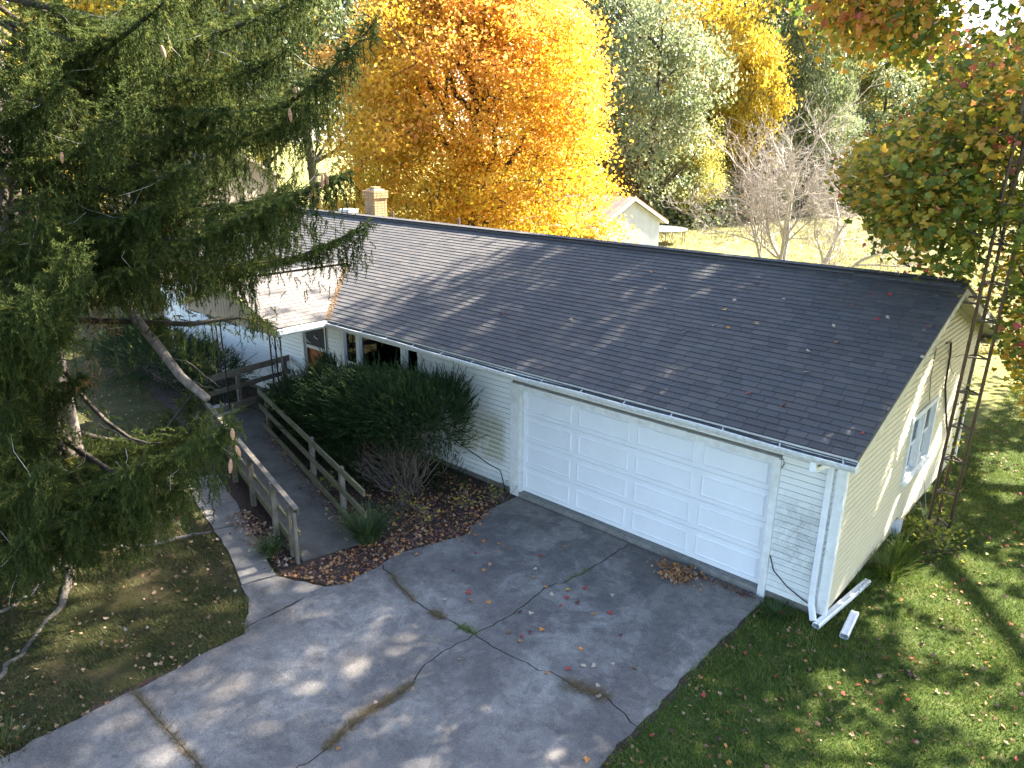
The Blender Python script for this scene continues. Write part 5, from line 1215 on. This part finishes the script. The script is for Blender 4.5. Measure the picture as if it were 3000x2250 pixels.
V, F, T = blades(np.stack([x, y, np.full(n, ZG)], 1), h, .008+.005*r.random(n), .5+.9*r.random(n), np.clip(.40+.2*cl+.22*r.normal(size=n), 0, 1), r)
o = mk('lawn_grass', V, F, 'moss', None, T); tag(o, 'thin mossy grass left of the driveway under the spruce', 'grass', kind='stuff'); print('left lawn', n)
# field
n = 170000; u = r.uniform(1880, 3050, n); d = 24+66*r.random(n)**1.3; q = np.array([CAM]*n)
fwd = np.array([CM[2][0], CM[2][1]]); fwd /= np.linalg.norm(fwd); rt_ = np.array([CM[0][0], CM[0][1]]); rt_ /= np.linalg.norm(rt_)
xy = CAM[:2]+fwd*d[:, None]+rt_*(d*(u-1500)/FPX*1.02)[:, None]; x, y = xy[:, 0], xy[:, 1]; k = (y > 13) & ~((x < -19) & (x > -29.8) & (y > 20.8) & (y < 27.4)); x, y, d = x[k], y[k], d[k]; n = len(x)
cl = vn(x, y, .9)+.7*vn(x, y, 2.3, 1); h = np.clip(.16+.08*cl+.05*r.normal(size=n), .05, .5)
V, F, T = blades(np.stack([x, y, np.full(n, ZG-.03)], 1), h, .0011*d, .6+.9*r.random(n), np.clip(.55+.16*cl+.22*r.normal(size=n), 0, 1), r)
o = mk('field_grass', V, F, 'field', None, T); tag(o, 'tall sunlit yellow grass of the field behind', 'grass', kind='stuff')
def tuft(name, loc, label, n, hgt, mat, spread, seed, cat='grass tuft', w=.012):
    r = np.random.default_rng(seed); a = r.random(n)*6.283; L = hgt*r.uniform(.5, 1.1, n); out = np.stack([np.cos(a), np.sin(a), np.zeros(n)], 1); ln = r.uniform(.25, .95, n)
    b = np.array(loc)+out*(spread*r.random(n)[:, None]); s = np.stack([-np.sin(a), np.cos(a), np.zeros(n)], 1); Vs = []
    for t, ww in ((0, 1.), (.35, .9), (.7, .6), (1., .1)):
        c = b+out*(L*ln*t**1.3)[:, None]+np.array([0, 0, 1])*(L*(t-.45*ln*t**2.4))[:, None]; Vs += [c-s*w*ww/2, c+s*w*ww/2]
    V = np.stack(Vs, 1); o_ = (np.arange(n)*8)[:, None]; F = np.vstack([o_+np.array([[j, j+1, j+3, j+2]]) for j in (0, 2, 4)])
    o = mk(name, V.reshape(-1, 3), [F], mat, None, np.repeat(np.clip(r.normal(size=n)*.25+.4, 0, 1), 8)); return tag(o, label, cat)
tuft('grass_tuft', (-6.72, -3.05, ZG), 'tall green ornamental grass clump at the foot of the ramp', 420, .75, 'longgrass', .22, 1)
tuft('grass_tuft', (-7.55, -4.42, ZG), 'grass clump growing beside the ramp post by the walk', 200, .40, 'longgrass', .2, 2)
tuft('grass_tuft', (.35, 2.0, ZG), 'long grass clump against the end wall above the downspout lengths', 420, .45, 'grass', .35, 3, w=.009)
tuft('grass_tuft', (.30, 2.75, ZG), 'long grass clump at the end wall just before the tower', 300, .40, 'grass', .3, 4, w=.009)
tuft('grass_tuft', (.12, 1.2, ZG), 'short grass clump at the end wall nearest the corner', 220, .30, 'grass', .3, 5, w=.008)
tuft('grass_tuft', (-6.05, -8.75, ZG), 'pale grass clump at the left driveway edge, nearest the camera', 260, .22, 'moss', .3, 6, w=.008)
tuft('grass_tuft', (-.55, -.35, ZG), 'dark grass clump right of the garage door casing', 240, .2, 'longgrass', .3, 8, w=.008)
def plant(name, loc, label, n, mat, spread, hgt, size, seed, cat='plant'):
    r = np.random.default_rng(seed); root = thing(name, loc, label, cat); p = np.array(loc)+r.normal(size=(n, 3))*np.array([spread, spread, 0])*.6; p[:, 2] += hgt*r.random(n)**.8
    V, F, T = leaves(p, size*r.uniform(.6, 1.2, n), r.random(n), LEAF4, 1.4); mk('leaves', V, F, mat, root, T); w = MB()
    for i in range(min(n, 40)): w.tube([(loc[0]+r.normal()*spread*.4, loc[1]+r.normal()*spread*.4, ZG), tuple(p[i])], .004, 4, False)
    w.build('stems', 'twig', root); return root
plant('bindweed', (.62, 3.45, ZG), 'yellow-green leafy weed at the foot of the tower', 260, 'vine', .45, .35, .085, 1)
vp = np.array([tp(2, z) for z in np.linspace(.1, 2.6, 150)])+r.normal(size=(150, 3))*np.array([.05, .05, .03]); vr = thing('climbing_vine', (.5, 4.2, ZG), 'green vine climbing the lower half of the antenna tower', 'vine')
V, F, T = leaves(vp, .075*r.uniform(.6, 1.2, 150), r.random(150), LEAF4, .3); mk('leaves', V, F, 'vine', vr, T); MB().tube(np.array([tp(2, z) for z in np.linspace(0, 2.6, 30)])+r.normal(size=(30, 3))*.02, .006, 5).build('stem', 'twig', vr)
for i, (x, y, lab) in enumerate(((-7.15, -1.9, 'green seedling below the bare stems of the yew'), (-7.25, -3.0, 'yellow-green weed growing through the ramp kerb'), (-6.45, -1.0, 'orange-leaved seedlings in the mulch by the garage casing'), (-6.1, -.45, 'small yellow seedling at the garage casing foot'), (-6.5, -1.9, 'leafy orange sapling in the leaf litter by the driveway'), (-8.9, -2.4, 'yellow weed at the middle of the ramp kerb'))):
    plant('seedling', (x, y, ZG), lab, 45, 'vine' if i in (0, 1, 3, 5) else 'w_yellow', .25, .35 if i != 5 else .5, .07, 20+i)

def litter(name, p, size, mats, label, r, tilt=.5):
    n = len(p); Z = unit(np.column_stack([r.normal(size=(n, 2))*tilt, np.ones(n)])); X = unit(np.cross(Z, r.normal(size=(n, 3)))); Y = np.cross(Z, X); s = size*r.uniform(.55, 1.25, n); cz = s*r.uniform(.2, 1.3, n)
    p = p.copy(); p[:, 2] += s*.12
    V, F = scatter(MAPLE[0], MAPLE[1], p, X, Y, Z, s, s*r.uniform(.7, 1., n), cz); mi = r.choice(len(mats), n)
    o = mk(name, V, F, mats, None, midx=[mi]); return tag(o, label, 'leaf litter', kind='stuff')
n = 2200; x = r.uniform(-.9, 4, n); y = -8.5+22*r.random(n)**1.2; k = ((x > -.8) & (y < 0)) | ((x > .05) & (y >= 0)); x, y = x[k], y[k]
litter('leaf_litter', np.column_stack([x, y, np.full(len(x), ZG+.015)]), .054, ['tan_leaf', 'brown_leaf', 'orange_leaf', 'red_leaf', 'brown_leaf', 'plum_leaf', 'tan_leaf', 'brown_leaf'], 'scattered fallen leaves on the right lawn', r)
n = 9000; x = -5.7-13*r.random(n)**1.5; y = r.uniform(-10.5, -1, n); k = inpoly(x, y, dr) & (vn(x, y, 2.1, 1)+.8*r.normal(size=n) > .1); edge_ = (x > -6.5) | (r.random(n) < .55); k &= edge_; x, y = x[k], y[k]
litter('leaf_litter', np.column_stack([x, y, np.full(len(x), ZG+.02)]), .052, ['tan_leaf', 'brown_leaf', 'tan_leaf', 'brown_leaf', 'brown_leaf', 'pale_leaf'], 'scattered tan leaves on the left lawn', r, .7)
bed = [(-6.86, -4.7), (-6.07, -4.36), (-5.85, -4.16), (-5.95, -2.92), (-5.5, -1.86), (-5.7, -1.0), (-6.3, -.15), (-8.8, -.2), (-8.6, -2.6), (-6.7, -3.3)]
n = 6500; x = r.uniform(-8.8, -5.4, n); y = r.uniform(-4.7, -.1, n); k = inpoly(x, y, bed) & (r.random(n) < np.clip(1.05-.28*(-5.7-x)*(y > -3), .05, 1)); x, y = x[k], y[k]
litter('leaf_litter', np.column_stack([x, y, np.full(len(x), -.10)]), .058, ['brown_leaf', 'tan_leaf', 'brown_leaf', 'brown_leaf', 'plum_leaf', 'plum_leaf', 'orange_leaf'], 'thick brown leaf litter between ramp and driveway', r, .7)
n = 700; s = r.random(n)*5.2; nn = RW-.02-np.abs(r.normal(size=n))*.12; q = RO+RD*s[:, None]+RN*nn[:, None]; z = np.array([rz(a) for a in s])+.004
k = r.random(n) < .35; litter('leaf_litter', np.column_stack([q, z])[k], .05, ['brown_leaf', 'tan_leaf', 'plum_leaf'], 'small leaves gathered along the ramp kerb', r)
n = 900; x = r.uniform(-9.3, -7, n); y = -4.35-.25*(x+7.6)*.8+r.normal(size=n)*.14; k = (y < -3.9); litter('leaf_litter', np.column_stack([x, y, np.full(n, -.09)])[k][:450], .06, ['brown_leaf', 'tan_leaf', 'plum_leaf', 'pale_leaf'], 'brown leaves between the walk and the ramp', r)
n = 300; litter('leaf_litter', np.column_stack([-2.15+r.normal(size=n)*.17, -.38+r.normal(size=n)*.13, -.085+.06*r.random(n)]), .065, ['brown_leaf', 'tan_leaf', 'brown_leaf', 'orange_leaf'], 'small heap of brown leaves in front of garage door', r, .9)
n = 260; litter('leaf_litter', np.column_stack([r.uniform(-2.0, -.95, n), -.20+r.normal(size=n)*.06, np.full(n, -.088)]), .03, ['brown_leaf', 'plum_leaf'], 'fine dark debris along the garage threshold', r, .9)
# grass and debris grown into the driveway cracks
def crackgrass(path, wid, n, mat, label, seed, h=.05):
    r = np.random.default_rng(seed); path = np.array(path, float); seg = np.r_[0, np.cumsum(np.linalg.norm(np.diff(path, axis=0), axis=1))]; s = r.random(n)*seg[-1]; x = np.interp(s, seg, path[:, 0])+r.normal(size=n)*wid; y = np.interp(s, seg, path[:, 1])+r.normal(size=n)*wid
    hh = h*r.uniform(.4, 1.3, n); V, F, T = blades(np.column_stack([x, y, np.full(n, -.10)]), hh, .005+.003*r.random(n), 1.2+1.2*r.random(n), np.clip((.5)+.25*r.normal(size=n), 0, 1), r)
    o = mk('crack_grass', V, F, mat, None, T); tag(o, label, 'grass', kind='stuff')
crackgrass([(-3.38, -4.95), (-3.37, -5.2), (-3.41, -5.77), (-3.3, -6.31)], .04, 1300, 'drygrass', 'dry grass strip in the driveway crack nearest the camera', 1)
crackgrass([(-1.95, -3.58), (-1.65, -3.55), (-1.40, -3.46)], .06, 700, 'drygrass', 'grassy patch in the driveway crack by the right lawn', 2)
crackgrass([(-5.6, -3.47), (-5.2, -3.62), (-4.7, -3.73)], .025, 350, 'drygrass', 'dry grass in the driveway crack by the leaf litter', 3)
crackgrass([(-4.35, -3.74), (-4.1, -3.72)], .035, 260, 'drygrass', 'dry tuft in the middle of the left driveway crack', 4)
crackgrass([(-3.8, -3.68), (-3.5, -3.66)], .03, 260, 'grass', 'green weeds where the driveway cracks cross', 5, .04)
crackgrass([(-3.38, -1.75), (-3.3, -1.25)],   .02, 120, 'grass', 'green weeds in the crack nearest the garage', 6, .04)
crackgrass([(-5.9, -7.38), (-5.1, -7.38), (-4.5, -7.39), (-3.9, -7.38)], .025, 700, 'drygrass', 'dry grass in the straight joint at bottom left', 7)

# single leaves lying on the driveway and roof
LM = []
for nme, _, _ in LT:
    for j in range(2):
        tv = MAPLE[0].copy(); tv[:, 2] *= (.5, 1.4)[j]; o = mk('fallen_leaf', tv, MAPLE[1], nme, None); LM.append(o.data); bpy.data.objects.remove(o)
r = np.random.default_rng(4)
def leaf(loc, size, col, grp, lab, rot=(0, 0)):
    o = inst(LM[col*2+r.integers(2)], 'fallen_leaf', None, loc, (rot[0]+r.normal()*.15, rot[1]+r.normal()*.15, r.random()*6.28), (size,)*3); tag(o, lab, 'leaf', grp)
DL = [(1690, 510, 5), (1975, 540, 4), (1855, 660, 2), (1800, 495, 3), (1395, 805, 3), (1375, 840, 2), (1050, 525, 3), (1175, 585, 2), (890, 570, 4), (1545, 490, 2), (1580, 535, 4), (1680, 560, 3), (1645, 610, 3), (1510, 285, 3), (1140, 190, 2), (1290, 230, 2), (1225, 260, 2), (1095, 155, 2), (710, 280, 2), (1670, 225, 2), (1145, 380, 2), (1770, 890, 2), (1690, 1020, 3), (1790, 1000, 4), (1860, 1000, 4), (1980, 985, 4), (1885, 1125, 4), (1890, 1200, 4), (985, 960, 0), (1815, 1605, 2), (200, 1540, 2), (450, 1240, 4), (1960, 655, 3), (1000, 190, 1), (1520, 760, 2), (1310, 785, 1), (2030, 800, 6), (2125, 1010, 1), (1550, 1045, 2), (1440, 780, 6), (945, 380, 6), (1090, 270, 3), (1480, 375, 4), (1450, 655, 4), (1380, 650, 6), (1750, 590, 6), (1470, 430, 2), (1240, 210, 2), (1060, 575, 2), (1190, 345, 0)]
for a, b, c in DL:
    u, v = 900+a*.4521, 1500+b*.4521; q = np.array([(u-1500)/FPX, -(v-1125)/FPX, 1.]); dd = CM.T@q; t = (-.092-CAM[2])/dd[2]; p = CAM+t*dd
    leaf((p[0], p[1], -.084), r.uniform(.05, .085), c, 'leaves on the driveway', {0: 'tan', 1: 'brown', 2: 'orange-brown', 3: 'reddish', 4: 'pale', 5: 'bright yellow', 6: 'dark plum'}[c]+' fallen leaf lying on the concrete driveway')
RL = [(2200+a*.36166, 800+b*.36166, c) for a, b, c in ((265, 215, 4), (970, 190, 3), (1120, 175, 3), (820, 260, 3), (1355, 175, 4), (1015, 375, 3), (1100, 365, 4), (1430, 430, 3), (460, 640, 4), (700, 565, 2), (450, 805, 4), (265, 1080, 3), (900, 1300, 3), (750, 95, 2), (1050, 95, 2), (665, 435, 4), (1380, 690, 4), (55, 90, 3), (40, 415, 0))]+[(1300+a*.4521, 700+b*.4521, c) for a, b, c in ((1820, 460, 5), (1560, 605, 4), (1840, 580, 2), (1755, 565, 4), (820, 525, 0), (375, 490, 3), (1340, 220, 2), (1495, 487, 4), (2035, 290, 4), (1975, 1000, 3), (1880, 400, 4), (1435, 330, 4))]
for u, v, c in RL:
    q = np.array([(u-1500)/FPX, -(v-1125)/FPX, 1.]); dd = CM.T@q; nrm = np.array([0, -SL, 1.]); t = (ZE+SL*OY+.014-nrm@CAM)/(nrm@dd); p = CAM+t*dd
    leaf((p[0], p[1], p[2]+.012), r.uniform(.05, .09), c, 'leaves on the roof', {0: 'tan', 2: 'orange-brown', 3: 'red', 4: 'pale', 5: 'yellow'}[c]+' fallen leaf lying on the roof shingles', (SLA, 0))
# needles gathered in the roof valley and on the roof
n = 1500; t = r.random(n); vx = PXE+.02+(PCX-PXE)*t; p = np.column_stack([vx+r.normal(size=n)*.03, -OY+(PXE-vx)+r.normal(size=n)*.03, np.zeros(n)]); p[:, 2] = np.maximum([porch_z(a) for a in p[:, 0]], ZE+SL*(p[:, 1]+OY))+.02
V, F, T = blades(p, np.full(n, .012), np.full(n, .012), 4+4*r.random(n), np.clip(.8+.2*r.normal(size=n), 0, 1), r); o = mk('needle_debris', V, F, 'debris', None, None); tag(o, 'dead needles and twigs gathered in the roof valley', 'debris', kind='stuff')
n = 900; p = np.column_stack([r.uniform(-20, .2, n), r.uniform(-.6, 3.8, n), np.zeros(n)]); k = ~((p[:, 0] < -10.9) & (p[:, 0] > -15.3) & (p[:, 1] < 1.6)); p = p[k]; n = len(p); p[:, 2] = ZE+SL*(p[:, 1]+OY)+.016
V, F, T = blades(p, np.full(n, .01), np.full(n, .012), 3+4*r.random(n), np.ones(n), r); o = mk('needle_debris', V, F, 'debris', None, None); tag(o, 'stray dead needles scattered over the main roof', 'debris', kind='stuff')
